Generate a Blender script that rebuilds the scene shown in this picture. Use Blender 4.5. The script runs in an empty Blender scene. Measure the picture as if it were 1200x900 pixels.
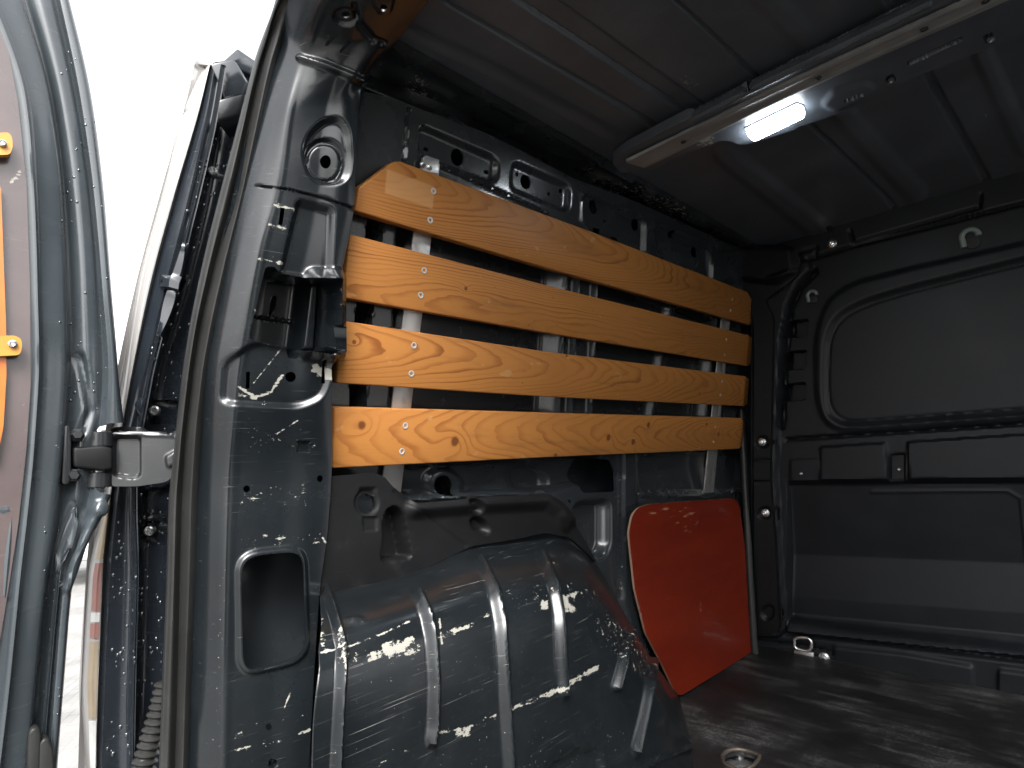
import bpy, bmesh, math, random
import numpy as np
from mathutils import Vector, Matrix

random.seed(7)
rng = np.random.default_rng(7)
S = bpy.context.scene
COL = S.collection
R = math.radians

# ------------------------------------------------------------------ camera
FPX, CX, CY = 669.0, 600.0, 450.0            # focal length and centre, in pixels of the 1200 x 900 photograph
def _cv(p): return np.array([p[0] - CX, -(p[1] - CY), -FPX])
_X = -_cv((-79, 577)); _X /= np.linalg.norm(_X)              # the two vanishing points give the camera's attitude
_Y = _cv((1269, 503)); _Y -= _X * (_X @ _Y); _Y /= np.linalg.norm(_Y)
_Z = np.cross(_X, _Y)
ROT = np.stack([_X, _Y, _Z])
cam_d = bpy.data.cameras.new("camera")
cam = bpy.data.objects.new("camera", cam_d)
COL.objects.link(cam)
cam_d.sensor_width = 36.0
cam_d.lens = 36.0 * FPX / 1200.0
cam_d.clip_start = 0.01
cam_d.clip_end = 9000.0
cam.matrix_world = Matrix([list(ROT[i]) + [0.0] for i in range(3)] + [[0, 0, 0, 1]])
S.camera = cam

# ------------------------------------------------------------------ sky and sun (thin bright overcast)
SUN_EL, SUN_AZ = R(48), R(128)               # azimuth measured clockwise from +Y: behind the open rear doors
w = bpy.data.worlds.new("World"); S.world = w
w.use_nodes = True
wn = w.node_tree; wn.nodes.clear()
sky = wn.nodes.new("ShaderNodeTexSky"); sky.sky_type = 'NISHITA'; sky.sun_disc = False
sky.sun_elevation = SUN_EL; sky.sun_rotation = SUN_AZ
sky.air_density = 1.0; sky.dust_density = 4.0; sky.ozone_density = 1.0
hs = wn.nodes.new("ShaderNodeHueSaturation"); hs.inputs['Saturation'].default_value = 0.10
bg = wn.nodes.new("ShaderNodeBackground"); bg.inputs[1].default_value = 0.15
wo = wn.nodes.new("ShaderNodeOutputWorld")
wn.links.new(sky.outputs[0], hs.inputs['Color']); wn.links.new(hs.outputs[0], bg.inputs[0]); wn.links.new(bg.outputs[0], wo.inputs[0])
sun_d = bpy.data.lights.new("sun", 'SUN'); sun_d.energy = 1.2; sun_d.angle = R(30); sun_d.color = (1.0, 0.98, 0.955)
sun = bpy.data.objects.new("sun", sun_d); COL.objects.link(sun)
_sd = Vector((math.sin(SUN_AZ) * math.cos(SUN_EL), math.cos(SUN_AZ) * math.cos(SUN_EL), math.sin(SUN_EL)))
sun.rotation_euler = (-_sd).to_track_quat('-Z', 'Y').to_euler()
S.view_settings.view_transform = 'Standard'
S.view_settings.look = 'None'
S.view_settings.exposure = 2.12
S.view_settings.gamma = 1.0
S.view_settings.use_curve_mapping = False
S.cycles.use_denoising = True
S.cycles.max_bounces = 8
S.cycles.caustics_reflective = False
S.cycles.caustics_refractive = False

# ------------------------------------------------------------------ geometry helpers
FLOOR, GROUND, BULK = -0.62, -1.2, 1.87      # metres, from the camera's eye
def ray(p):
    p = np.asarray(p, float)
    d = np.stack([p[..., 0] - CX, CY - p[..., 1], np.full(p.shape[:-1], -FPX)], -1)
    return d @ ROT.T
def proj(P):
    c = P @ ROT
    return np.stack([CX - FPX * c[..., 0] / c[..., 2], CY + FPX * c[..., 1] / c[..., 2]], -1)
def onX(p, x): d = ray(p); return d * (x / d[..., 0])[..., None]
def onY(p, y): d = ray(p); return d * (y / d[..., 1])[..., None]
def onZ(p, z): d = ray(p); return d * (z / d[..., 2])[..., None]
def onT(p, o, cap=None, lean=0.2):
    """Side of the body: upright below the waist, leaning inwards above it, turning over under the roof at cap."""
    d = ray(p)
    tA = o / (d[..., 0] - lean * d[..., 2])
    tB = o / d[..., 0]
    t = np.minimum(tA, tB)
    t = np.where(d[..., 2] > 0, tA, tB)
    if cap is not None:
        tz = np.where(d[..., 2] > 1e-6, cap / np.maximum(d[..., 2], 1e-6), 1e9)
        k = 0.03
        m = np.minimum(t, tz); dd = np.abs(t - tz) / np.maximum(m, 1e-9)
        t = m * (1 - np.maximum(k * 3 - dd, 0) ** 2 / (12 * k))
    return d * t[..., None]
SLAT_O = -0.794
def onW(p, o=-0.825):
    """Inner side wall: leaning plane above z = -0.05, upright below."""
    d = ray(p)
    tA = o / (d[..., 0] - 0.2 * d[..., 2]); tB = (o - 0.01) / d[..., 0]
    return d * np.minimum(tA, tB)[..., None]

def sd_poly(px, pts):
    pts = np.asarray(pts, float); n = len(pts)
    x, y = px[..., 0], px[..., 1]
    d = np.full(x.shape, 1e18); s = np.ones(x.shape)
    for i in range(n):
        a, b = pts[i], pts[i - 1]
        ex, ey = b[0] - a[0], b[1] - a[1]
        wx, wy = x - a[0], y - a[1]
        t = np.clip((wx * ex + wy * ey) / max(ex * ex + ey * ey, 1e-9), 0, 1)
        bx, by = wx - ex * t, wy - ey * t
        d = np.minimum(d, bx * bx + by * by)
        c1 = y >= a[1]; c2 = y < b[1]; c3 = ex * wy > ey * wx
        s = np.where((c1 & c2 & c3) | (~c1 & ~c2 & ~c3), -s, s)
    return s * np.sqrt(d)
def rounded(pts, r, k=5):
    out = []; n = len(pts)
    for i in range(n):
        p = np.array(pts[i], float); a = np.array(pts[i - 1], float); b = np.array(pts[(i + 1) % n], float)
        la, lb = np.linalg.norm(a - p), np.linalg.norm(b - p)
        q0 = p + (a - p) * min(r / max(la, 1e-6), .48); q1 = p + (b - p) * min(r / max(lb, 1e-6), .48)
        for j in range(k + 1):
            t = j / k
            out.append((1 - t) ** 2 * q0 + 2 * t * (1 - t) * p + t * t * q1)
    return out
def poly(pts, r=0):
    P = rounded(pts, r) if r else pts
    return lambda px: sd_poly(px, P)
def ell(cx, cy, rx, ry=None, rot=0):
    ry = ry or rx; c, s = math.cos(R(rot)), math.sin(R(rot))
    def f(px):
        x, y = px[..., 0] - cx, px[..., 1] - cy
        u, v = x * c + y * s, -x * s + y * c
        return (np.sqrt((u / rx) ** 2 + (v / ry) ** 2) - 1) * min(rx, ry)
    return f
def line(pts, width):
    pts = np.asarray(pts, float)
    def f(px):
        x, y = px[..., 0], px[..., 1]; d = np.full(x.shape, 1e18)
        for i in range(len(pts) - 1):
            a, b = pts[i], pts[i + 1]; ex, ey = b - a
            wx, wy = x - a[0], y - a[1]
            t = np.clip((wx * ex + wy * ey) / max(ex * ex + ey * ey, 1e-9), 0, 1)
            d = np.minimum(d, (wx - ex * t) ** 2 + (wy - ey * t) ** 2)
        return np.sqrt(d) - width / 2
    return f
def sstep(x):
    x = np.clip(x, 0, 1); return x * x * (3 - 2 * x)
# a feature: (shape, height in metres, ramp in pixels) ; ramp <= 1.5 is a sharp edge
def link(o, parent=None):
    COL.objects.link(o)
    if parent is not None:
        o.parent = parent
        o.matrix_parent_inverse = Matrix.Translation(-wloc(parent))
    return o
def wloc(o):
    v = Vector(o.location)
    return v
def mesh_obj(name, verts, faces, mat, parent=None, smooth=None, thick=0, attrs=None):
    me = bpy.data.meshes.new(name)
    me.from_pydata([tuple(map(float, v)) for v in verts], [], [tuple(map(int, f)) for f in faces])
    me.materials.append(mat)
    if attrs:
        for k, a in attrs.items():
            if a.ndim == 1:
                at = me.attributes.new(k, 'FLOAT', 'POINT'); at.data.foreach_set('value', a.astype(np.float32))
            else:
                at = me.attributes.new(k, 'FLOAT_VECTOR', 'POINT'); at.data.foreach_set('vector', a.astype(np.float32).ravel())
    if smooth is not None:
        me.shade_smooth()
        me.set_sharp_from_angle(angle=R(smooth))
    o = bpy.data.objects.new(name, me)
    link(o, parent)
    if thick:
        m = o.modifiers.new("thickness", 'SOLIDIFY'); m.thickness = thick; m.offset = -1.0
        e = o.modifiers.new("crisp_edges", 'EDGE_SPLIT'); e.split_angle = R(78)
    return o

def finish(name, P, mat, parent=None, feats=(), mask=None, cuts=(), wear=(), thick=0.004, smooth=38, grain=None):
    """Pressed sheet: a grid of points P (rows, columns, 3) with embossed features given on the sheet's own face."""
    nv, nu = P.shape[:2]
    P = P.copy()
    cuts = list(cuts) + [f[0] for f in feats if f[2] <= 1.2 and not callable(f[1]) and f[1] <= -.015]
    feats = [f for f in feats if not (f[2] <= 1.2 and not callable(f[1]) and f[1] <= -.015)]
    edges = [f[0] for f in feats if f[2] <= 1.5]
    def tang(P):
        Pu = np.gradient(P, axis=1); Pv = np.gradient(P, axis=0); return Pu, Pv
    Pu0, Pv0 = tang(P); _p = proj(P); pu0, pv0 = np.gradient(_p, axis=1), np.gradient(_p, axis=0)
    det0 = pu0[..., 0] * pv0[..., 1] - pu0[..., 1] * pv0[..., 0]; det0 = np.where(np.abs(det0) < 1e-6, 1e-6, det0)
    if edges:
        for it in range(2):
            px = proj(P); Pu, Pv, pu, pv = Pu0, Pv0, pu0, pv0
            cell = 0.5 * (np.linalg.norm(pu, axis=-1) + np.linalg.norm(pv, axis=-1))
            best = np.full(px.shape[:2], 1e9); mv = np.zeros_like(px)
            for e in edges:
                s = e(px)
                if not (np.abs(s) < 3 * cell).any(): continue
                h = 0.05
                gx = (e(px + [h, 0]) - e(px - [h, 0])) / (2 * h); gy = (e(px + [0, h]) - e(px - [0, h])) / (2 * h)
                g2 = np.maximum(gx * gx + gy * gy, .05)
                use = (np.abs(s) < .62 * cell) & (np.abs(s) < best)
                best = np.where(use, np.abs(s), best)
                mv = np.where(use[..., None], np.stack([-s * gx / g2, -s * gy / g2], -1), mv)
            det = pu[..., 0] * pv[..., 1] - pu[..., 1] * pv[..., 0]
            det = np.where(np.abs(det) < 1e-6, 1e-6, det)
            du = (mv[..., 0] * pv[..., 1] - mv[..., 1] * pv[..., 0]) / det
            dv = (-mv[..., 0] * pu[..., 1] + mv[..., 1] * pu[..., 0]) / det
            du = np.clip(du, -.7, .7); dv = np.clip(dv, -.7, .7)
            P = P + Pu * du[..., None] + Pv * dv[..., None]
    if mask is not None or cuts:
        def region(q):
            m = np.full(q.shape[:-1], -1e9)
            if mask is not None: m = np.maximum(m, mask(q))
            for c_ in cuts: m = np.maximum(m, -c_(q))
            return m
        sv = region(proj(P))
        kp = (0.25 * (sv[:-1, :-1] + sv[:-1, 1:] + sv[1:, 1:] + sv[1:, :-1])) < 0
        cnt = np.zeros(sv.shape)
        for dy in (0, 1):
            for dx in (0, 1): cnt[dy:dy + kp.shape[0], dx:dx + kp.shape[1]] += kp
        tot = np.full(sv.shape, 4.0); tot[0] = tot[-1] = 2; tot[:, 0] = tot[:, -1] = 2; tot[0, 0] = tot[0, -1] = tot[-1, 0] = tot[-1, -1] = 1
        bnd = (cnt > 0) & (cnt < tot)
        for it in range(4):
            px = proj(P); det = det0
            q = px[bnd]; sq = region(q); h = .05
            gx = (region(q + [h, 0]) - region(q - [h, 0])) / (2 * h); gy = (region(q + [0, h]) - region(q - [0, h])) / (2 * h)
            g2 = np.maximum(gx * gx + gy * gy, .1); mx, my = -sq * gx / g2, -sq * gy / g2
            du = np.clip((mx * pv0[bnd][:, 1] - my * pv0[bnd][:, 0]) / det[bnd], -.8, .8); dv = np.clip((-mx * pu0[bnd][:, 1] + my * pu0[bnd][:, 0]) / det[bnd], -.8, .8)
            P[bnd] += Pu0[bnd] * du[:, None] + Pv0[bnd] * dv[:, None]
    else: kp = None
    px = proj(P)
    Pu, Pv = tang(P)
    N = np.cross(Pu, Pv); N /= np.maximum(np.linalg.norm(N, axis=-1, keepdims=True), 1e-12)
    fl = np.where((N * P).sum(-1, keepdims=True) > 0, -1.0, 1.0)
    flip = fl.mean() < 0
    N = N * (-1.0 if flip else 1.0)
    H = np.zeros(px.shape[:2])
    for sh, d, wd in feats:
        s = sh(px)
        if callable(d): H += d(px) * sstep(.5 - s / wd)
        elif wd <= 1.5: H += d * (s < -0.25)
        else: H += d * sstep(.5 - s / wd)
    W = np.zeros(px.shape[:2])
    for sh, d, wd in wear:
        W = np.maximum(W, d * sstep(.5 - sh(px) / wd))
    Q = P + N * H[..., None]
    idx = np.arange(nv * nu).reshape(nv, nu)
    a, b, c, d_ = idx[:-1, :-1], idx[:-1, 1:], idx[1:, 1:], idx[1:, :-1]
    F = np.stack([a, b, c, d_], -1).reshape(-1, 4)
    if kp is not None: F = F[kp.reshape(-1)]
    if flip: F = F[:, ::-1]
    used = np.unique(F); remap = -np.ones(nv * nu, int); remap[used] = np.arange(len(used))
    V = Q.reshape(-1, 3)[used]
    attrs = {'wear': W.reshape(-1)[used]}
    return mesh_obj(name, V, remap[F], mat, parent, smooth, thick, attrs)

def pxgrid(x0, y0, x1, y1, step):
    nx, ny = max(2, int(round((x1 - x0) / step)) + 1), max(2, int(round((y1 - y0) / step)) + 1)
    X, Y = np.meshgrid(np.linspace(x0, x1, nx), np.linspace(y0, y1, ny))
    return np.stack([X, Y], -1)
def plate(name, surf, pts, step, mat, parent=None, r=0, **k):
    a = np.asarray(pts, float)
    g = pxgrid(a[:, 0].min() - 2 * step, a[:, 1].min() - 2 * step, a[:, 0].max() + 2 * step, a[:, 1].max() + 2 * step, step)
    return finish(name, surf(g), mat, parent, mask=poly(pts, r), **k)
def pchip(x, Y, xi):
    """monotone cubic interpolation along axis 0"""
    x = np.asarray(x, float); Y = np.asarray(Y, float)
    h = np.diff(x); dl = np.diff(Y, axis=0) / h.reshape(-1, *([1] * (Y.ndim - 1)))
    m = np.zeros_like(Y)
    if len(x) > 2:
        s = dl[:-1] * dl[1:] > 0
        with np.errstate(all='ignore'):
            hm = 2 * dl[:-1] * dl[1:] / (dl[:-1] + dl[1:])
        m[1:-1] = np.where(s, hm, 0)
    m[0], m[-1] = dl[0], dl[-1]
    i = np.clip(np.searchsorted(x, xi, side='right') - 1, 0, len(x) - 2)
    sh = (-1,) + (1,) * (Y.ndim - 1)
    t = ((xi - x[i]) / h[i]).reshape(sh); hh = h[i].reshape(sh)
    return ((2 * t ** 3 - 3 * t ** 2 + 1) * Y[i] + (t ** 3 - 2 * t ** 2 + t) * hh * m[i]
            + (-2 * t ** 3 + 3 * t ** 2) * Y[i + 1] + (t ** 3 - t ** 2) * hh * m[i + 1])
def smooth_curve(C, n):
    C = np.asarray(C, float)
    t = np.r_[0, np.cumsum(np.linalg.norm(np.diff(C, axis=0), axis=1))]
    return pchip(t / t[-1], C, np.linspace(0, 1, n))
def loft(curves, nv, subs, rows=None):
    """curves: list of (k,3) arrays running down the sheet; subs: cells between neighbours. rows: explicit shared parameters."""
    if rows is None: G = np.stack([smooth_curve(c, nv) for c in curves], 1)
    else:
        r = np.asarray(rows, float); ti = np.linspace(r[0], r[-1], nv)
        G = np.stack([pchip(r, np.asarray(c), ti) for c in curves], 1)
    xs = np.r_[0, np.cumsum(subs)].astype(float)
    xi = np.concatenate([np.linspace(xs[i], xs[i + 1], subs[i], endpoint=False) for i in range(len(subs))] + [[xs[-1]]])
    return np.moveaxis(pchip(xs, np.moveaxis(G, 1, 0), xi), 0, 1)
def col(rows, xs): return np.stack([np.asarray(xs, float), np.asarray(rows, float)], -1)

def bm_obj(name, bm, mat, parent=None, smooth=None):
    me = bpy.data.meshes.new(name)
    bmesh.ops.recalc_face_normals(bm, faces=bm.faces)
    bm.to_mesh(me); bm.free()
    me.materials.append(mat)
    if smooth is not None:
        me.shade_smooth(); me.set_sharp_from_angle(angle=R(smooth))
    o = bpy.data.objects.new(name, me)
    return link(o, parent)
def prism_bm(pts3, back, bevel=0, segs=2, bm=None):
    """solid from a front polygon and a vector to its back face"""
    own = bmesh.new()
    f = [own.verts.new(Vector(p)) for p in pts3]; b = [own.verts.new(Vector(p) + Vector(back)) for p in pts3]
    n = len(f)
    own.faces.new(f); own.faces.new(b[::-1])
    for i in range(n): own.faces.new([f[i - 1], f[i], b[i], b[i - 1]])
    bmesh.ops.recalc_face_normals(own, faces=own.faces)
    if bevel: bmesh.ops.bevel(own, geom=list(own.edges), offset=bevel, segments=segs, profile=.5, affect='EDGES', clamp_overlap=True)
    if bm is None: return own
    tmp = bpy.data.meshes.new("tmp"); own.to_mesh(tmp); own.free(); bm.from_mesh(tmp); bpy.data.meshes.remove(tmp)
    return bm
def prism(name, pts3, back, mat, parent=None, bevel=0.0015, segs=2, smooth=35):
    return bm_obj(name, prism_bm(pts3, back, bevel, segs), mat, parent, smooth)
def frame(n):
    n = np.asarray(n, float); n = n / np.linalg.norm(n)
    a = np.array([0, 0, 1.0]) if abs(n[2]) < .9 else np.array([1.0, 0, 0])
    u = np.cross(a, n); u /= np.linalg.norm(u); return u, np.cross(n, u), n
def lathe(name, c, n, prof, mat, parent=None, seg=20, smooth=40, sx=1.0, sy=1.0):
    """prof: (radius, height along n) from outside to the axis"""
    u, v, n = frame(n); V = []; F = []
    for r, h in prof:
        for k in range(seg):
            a = 2 * math.pi * k / seg
            V.append(np.asarray(c) + n * h + (u * math.cos(a) * sx + v * math.sin(a) * sy) * r)
    m = len(prof)
    for i in range(m - 1):
        for k in range(seg): F.append((i * seg + k, i * seg + (k + 1) % seg, (i + 1) * seg + (k + 1) % seg, (i + 1) * seg + k))
    F.append(tuple(range((m - 1) * seg, m * seg)))
    return mesh_obj(name, V, F, mat, parent, smooth)
def tube_vf(path, rad, seg=10, closed=False):
    path = np.asarray(path, float); n = len(path); V = []; F = []
    rad = np.broadcast_to(np.asarray(rad, float), (n,))
    T = np.gradient(path, axis=0)
    if closed: T = np.roll(path, -1, 0) - np.roll(path, 1, 0)
    T /= np.maximum(np.linalg.norm(T, axis=1, keepdims=True), 1e-9)
    u = frame(T[0])[0]
    for i in range(n):
        u = u - T[i] * (u @ T[i]); u /= np.linalg.norm(u); v = np.cross(T[i], u)
        for k in range(seg):
            a = 2 * math.pi * k / seg
            V.append(path[i] + (u * math.cos(a) + v * math.sin(a)) * rad[i])
    for i in range(n if closed else n - 1):
        j = (i + 1) % n
        for k in range(seg): F.append((i * seg + k, i * seg + (k + 1) % seg, j * seg + (k + 1) % seg, j * seg + k))
    if not closed: F.append(tuple(range(seg))[::-1]); F.append(tuple(range((n - 1) * seg, n * seg)))
    return V, F
def tube(name, path, rad, mat, parent=None, seg=10, closed=False):
    V, F = tube_vf(path, rad, seg, closed)
    return mesh_obj(name, V, F, mat, parent, 50)
def thing(name, label, cat, loc=(0, 0, 0), group=None):
    o = bpy.data.objects.new(name, None); COL.objects.link(o)
    o.location = loc; o['label'] = label; o['category'] = cat
    if group: o['group'] = group
    o.empty_display_size = .1
    return o

# ------------------------------------------------------------------ materials
class NT:
    def __init__(s, name):
        s.m = bpy.data.materials.new(name); s.m.use_nodes = True
        s.t = s.m.node_tree; s.t.nodes.clear()
        s.out = s.t.nodes.new("ShaderNodeOutputMaterial"); s.b = s.t.nodes.new("ShaderNodeBsdfPrincipled")
        s.t.links.new(s.b.outputs[0], s.out.inputs[0])
    def set(s, sock, v):
        i = s.b.inputs[sock] if isinstance(sock, str) else sock
        if hasattr(v, 'is_output') or isinstance(v, bpy.types.NodeSocket): s.t.links.new(v, i)
        elif isinstance(v, (tuple, list)) and len(v) == 3 and i.type == 'RGBA': i.default_value = (*v, 1)
        else: i.default_value = v
        return s
    def nd(s, typ, **k):
        n = s.t.nodes.new(typ)
        for a, b in k.items(): setattr(n, a, b)
        return n
    def M(s, op, a, b=0.0, c=0.0, clamp=False):
        n = s.nd("ShaderNodeMath", operation=op, use_clamp=clamp)
        for i, x in enumerate((a, b, c)): s.set(n.inputs[i], x)
        return n.outputs[0]
    def obj(s): return s.nd("ShaderNodeTexCoord").outputs['Object']
    def attr(s, name, vec=False):
        n = s.nd("ShaderNodeAttribute", attribute_name=name); return n.outputs['Vector' if vec else 'Fac']
    def map(s, v, scale=(1, 1, 1), rot=(0, 0, 0), loc=(0, 0, 0)):
        n = s.nd("ShaderNodeMapping"); s.set(n.inputs[0], v)
        n.inputs['Scale'].default_value = scale; n.inputs['Rotation'].default_value = rot; n.inputs['Location'].default_value = loc
        return n.outputs[0]
    def noise(s, v, scale, detail=3, rough=.55, dist=0):
        n = s.nd("ShaderNodeTexNoise"); s.set(n.inputs['Vector'], v); n.inputs['Scale'].default_value = scale
        n.inputs['Detail'].default_value = detail; n.inputs['Roughness'].default_value = rough; n.inputs['Distortion'].default_value = dist
        return n.outputs[0]
    def ss(s, x, a, b, lo=0.0, hi=1.0):
        n = s.nd("ShaderNodeMapRange", interpolation_type='SMOOTHSTEP'); s.set(n.inputs[0], x)
        for i, q in zip((1, 2, 3, 4), (a, b, lo, hi)): n.inputs[i].default_value = q
        return n.outputs[0]
    def mix(s, f, a, b):
        n = s.nd("ShaderNodeMix", data_type='RGBA'); s.set(n.inputs[0], f); s.set(n.inputs[6], a); s.set(n.inputs[7], b)
        return n.outputs[2]
    def bump(s, h, strength=.3, dist=.001):
        n = s.nd("ShaderNodeBump"); n.inputs['Strength'].default_value = strength; n.inputs['Distance'].default_value = dist
        s.set(n.inputs['Height'], h); s.set('Normal', n.outputs[0]); return n.outputs[0]
    def sep(s, v):
        n = s.nd("ShaderNodeSeparateXYZ"); s.set(n.inputs[0], v); return n.outputs
    def comb(s, x, y, z):
        n = s.nd("ShaderNodeCombineXYZ"); [s.set(n.inputs[i], q) for i, q in enumerate((x, y, z))]; return n.outputs[0]

def scratches(t, v, amount, flat=False):
    """thin hairline scratches in a few directions, 0..1"""
    acc = None
    dirs = (((0, 0, .2), (4, 700, 60)), ((0, 0, -.3), (7, 520, 60)), ((0, 0, 1.2), (6, 600, 60)), ((0, 0, .55), (12, 800, 60))) if flat else (((.18, 0, 0), (60, 3, 760)), ((-.30, .1, 0), (60, 6, 560)), ((1.0, 0, .2), (60, 9, 620)), ((-.75, 0, .1), (60, 14, 820)))
    for k, (rot, sc) in enumerate(dirs):
        n = t.noise(t.map(v, sc, rot, (k * 3.1, k * 1.7, 0)), 1.0, 2, .5)
        g = t.noise(t.map(v, (1, 1, 1), (0, 0, 0), (k * 5.3, 0, k)), 11.0, 3, .6)
        s = t.M('MULTIPLY', t.ss(n, .70 - amount * .05, .82 - amount * .05), t.ss(g, .46, .72))
        acc = s if acc is None else t.M('MAXIMUM', acc, s)
    return acc

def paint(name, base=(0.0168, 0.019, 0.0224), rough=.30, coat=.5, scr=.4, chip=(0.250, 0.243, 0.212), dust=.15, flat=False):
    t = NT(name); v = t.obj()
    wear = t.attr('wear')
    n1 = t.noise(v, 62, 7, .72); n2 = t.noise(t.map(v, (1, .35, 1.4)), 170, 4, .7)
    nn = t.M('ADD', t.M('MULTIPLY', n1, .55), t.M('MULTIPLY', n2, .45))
    chips = t.M('MULTIPLY', t.ss(t.M('ADD', nn, t.M('MULTIPLY', wear, .33)), .70, .72), t.ss(wear, .02, .1))
    spk2 = t.M('MULTIPLY', t.ss(t.M('ADD', t.noise(v, 260, 3, .6), t.M('MULTIPLY', t.M('MINIMUM', wear, 1.0), .17)), .74, .76), t.ss(wear, .08, .25))
    chips = t.M('MAXIMUM', chips, spk2)
    hair = scratches(t, v, scr, flat)
    hair = t.M('MULTIPLY', hair, .55)
    blotch = t.noise(v, 9, 4, .6)
    c = t.mix(t.ss(blotch, .35, .75), base, tuple(x * 1.35 for x in base))
    du = t.M('MULTIPLY', t.ss(t.noise(v, 21, 6, .7), .5, .8), dust)
    c = t.mix(du, c, (0.0896, 0.084, 0.0784))
    spk = t.ss(t.noise(v, 420, 2, .5), .74, .78)
    c = t.mix(t.M('MULTIPLY', spk, .5 * min(1, scr * 2)), c, (0.14, 0.14, 0.1344))
    c = t.mix(hair, c, (0.2576, 0.252, 0.2352))
    c = t.mix(chips, c, chip)
    t.set('Base Color', c)
    r = t.M('ADD', t.M('MULTIPLY', blotch, .16), rough - .08)
    t.set('Roughness', t.M('MAXIMUM', r, t.M('MULTIPLY', chips, .6)))
    t.set('Specular IOR Level', .4); t.set('Coat Weight', coat); t.set('Coat Roughness', .12)
    t.set('Metallic', 0.0)
    t.bump(t.M('ADD', t.M('MULTIPLY', t.noise(v, 60, 2, .5), .35), t.M('MULTIPLY', chips, -.6)), .12, .002)
    return t.m
def plastic(name, base=(0.0123, 0.0129, 0.014), rough=.5, grain=500, dust=.1):
    t = NT(name); v = t.obj()
    b = t.noise(v, 12, 4, .6)
    c = t.mix(t.ss(b, .35, .75), base, tuple(x * 1.4 for x in base))
    c = t.mix(t.M('MULTIPLY', t.ss(t.noise(v, 30, 6, .7), .55, .8), dust), c, (0.112, 0.1064, 0.1008))
    c = t.mix(t.M('MULTIPLY', scratches(t, v, .2), .25), c, (0.112, 0.112, 0.112))
    t.set('Base Color', c); t.set('Roughness', t.M('ADD', t.M('MULTIPLY', b, .2), rough - .1)); t.set('Specular IOR Level', .22)
    t.bump(t.noise(v, grain, 2, .5), .18, .0006)
    return t.m
def metal(name, base=(.55, .55, .54), rough=.35, brush=(20, 400, 20)):
    t = NT(name); v = t.obj()
    n = t.noise(t.map(v, brush), 1.0, 3, .6); b = t.noise(v, 25, 4, .6)
    t.set('Base Color', t.mix(t.ss(b, .45, .8), base, tuple(x * .6 for x in base)))
    t.set('Metallic', .9); t.set('Roughness', t.M('ADD', t.M('MULTIPLY', n, .25), rough - .1))
    t.bump(n, .08, .0005)
    return t.m
def simple(name, base, rough=.5, metallic=0, coat=0, **k):
    t = NT(name); v = t.obj()
    b = t.noise(v, 18, 4, .6)
    t.set('Base Color', t.mix(t.ss(b, .3, .8), tuple(x * .85 for x in base), tuple(min(1, x * 1.12) for x in base)))
    t.set('Roughness', t.M('ADD', t.M('MULTIPLY', b, .15), rough - .07)); t.set('Metallic', metallic); t.set('Coat Weight', coat)
    for a, b2 in k.items(): t.set(a, b2)
    return t.m

M_PAINT = paint('van_paint_worn', (0.0046, 0.0062, 0.0075), .26, .25, .28, dust=.04)
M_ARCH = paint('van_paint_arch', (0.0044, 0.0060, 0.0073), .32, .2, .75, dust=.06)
M_INNER = paint('van_paint_inner', (0.017, 0.020, 0.0225), .26, .4, .15, dust=.04)
M_ROOF = paint('van_paint_roof', (0.058, 0.065, 0.075), .40, .12, .1, dust=.05, flat=True)
M_OUT = paint('van_paint_outer', (0.0196, 0.0235, 0.028), .18, 1.0, .05, dust=.05)
M_CHAN = paint('van_paint_channel', (0.0106, 0.0134, 0.0174), .26, .45, .1, dust=.03)
M_PLAST = plastic('black_plastic', (0.0038, 0.0040, 0.0044))
M_BULK = plastic('bulkhead_plastic', (0.0070, 0.0082, 0.0098), .45, 400, .04)
M_RUB = plastic('rubber_seal', (0.018, 0.018, 0.0175), .38, 300, .12)
M_ALU = metal('brushed_aluminium', (.62, .61, .59), .38)
M_RAIL = simple('grey_rail_metal', (0.2352, 0.2352, 0.2296), .5, .3)
M_STEEL = metal('zinc_steel', (.60, .60, .60), .28)
M_HINGE = paint('hinge_paint', (0.013, 0.014, 0.015), .32, .2, .2, dust=.08)
M_CHROME = metal('chrome', (.75, .74, .70), .2)

def box_bm(bm, c, s, rotz=0):
    g = bmesh.ops.create_cube(bm, size=1.0)
    bmesh.ops.scale(bm, vec=s, verts=g['verts'])
    if rotz: bmesh.ops.rotate(bm, cent=(0, 0, 0), matrix=Matrix.Rotation(rotz, 3, 'Z'), verts=g['verts'])
    bmesh.ops.translate(bm, vec=c, verts=g['verts']); return g

# ------------------------------------------------------------------ ground and what stands outside
def ground_mat():
    t = NT('pale_paving'); v = t.obj()
    br = t.nd("ShaderNodeTexBrick"); t.set(br.inputs['Vector'], t.map(v, (1, 1, 1), (0, 0, .5)))
    br.inputs['Scale'].default_value = 5; br.inputs['Mortar Size'].default_value = .012
    br.inputs['Color1'].default_value = (.18, .175, .167, 1); br.inputs['Color2'].default_value = (.145, .142, .137, 1); br.inputs['Mortar'].default_value = (.07, .067, .063, 1)
    n = t.noise(v, 3, 6, .65)
    t.set('Base Color', t.mix(t.ss(n, .35, .7), br.outputs[0], (.20, .195, .186)))
    t.set('Roughness', t.ss(t.noise(v, 1.2, 4, .6), .35, .65, .35, .85)); t.bump(t.noise(v, 40, 5, .6), .3, .004)
    return t.m
g = mesh_obj('ground', [(-3000, -3000, GROUND), (3000, -3000, GROUND), (3000, 3000, GROUND), (-3000, 3000, GROUND)], [(0, 1, 2, 3)], ground_mat())
g['kind'] = 'structure'

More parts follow.
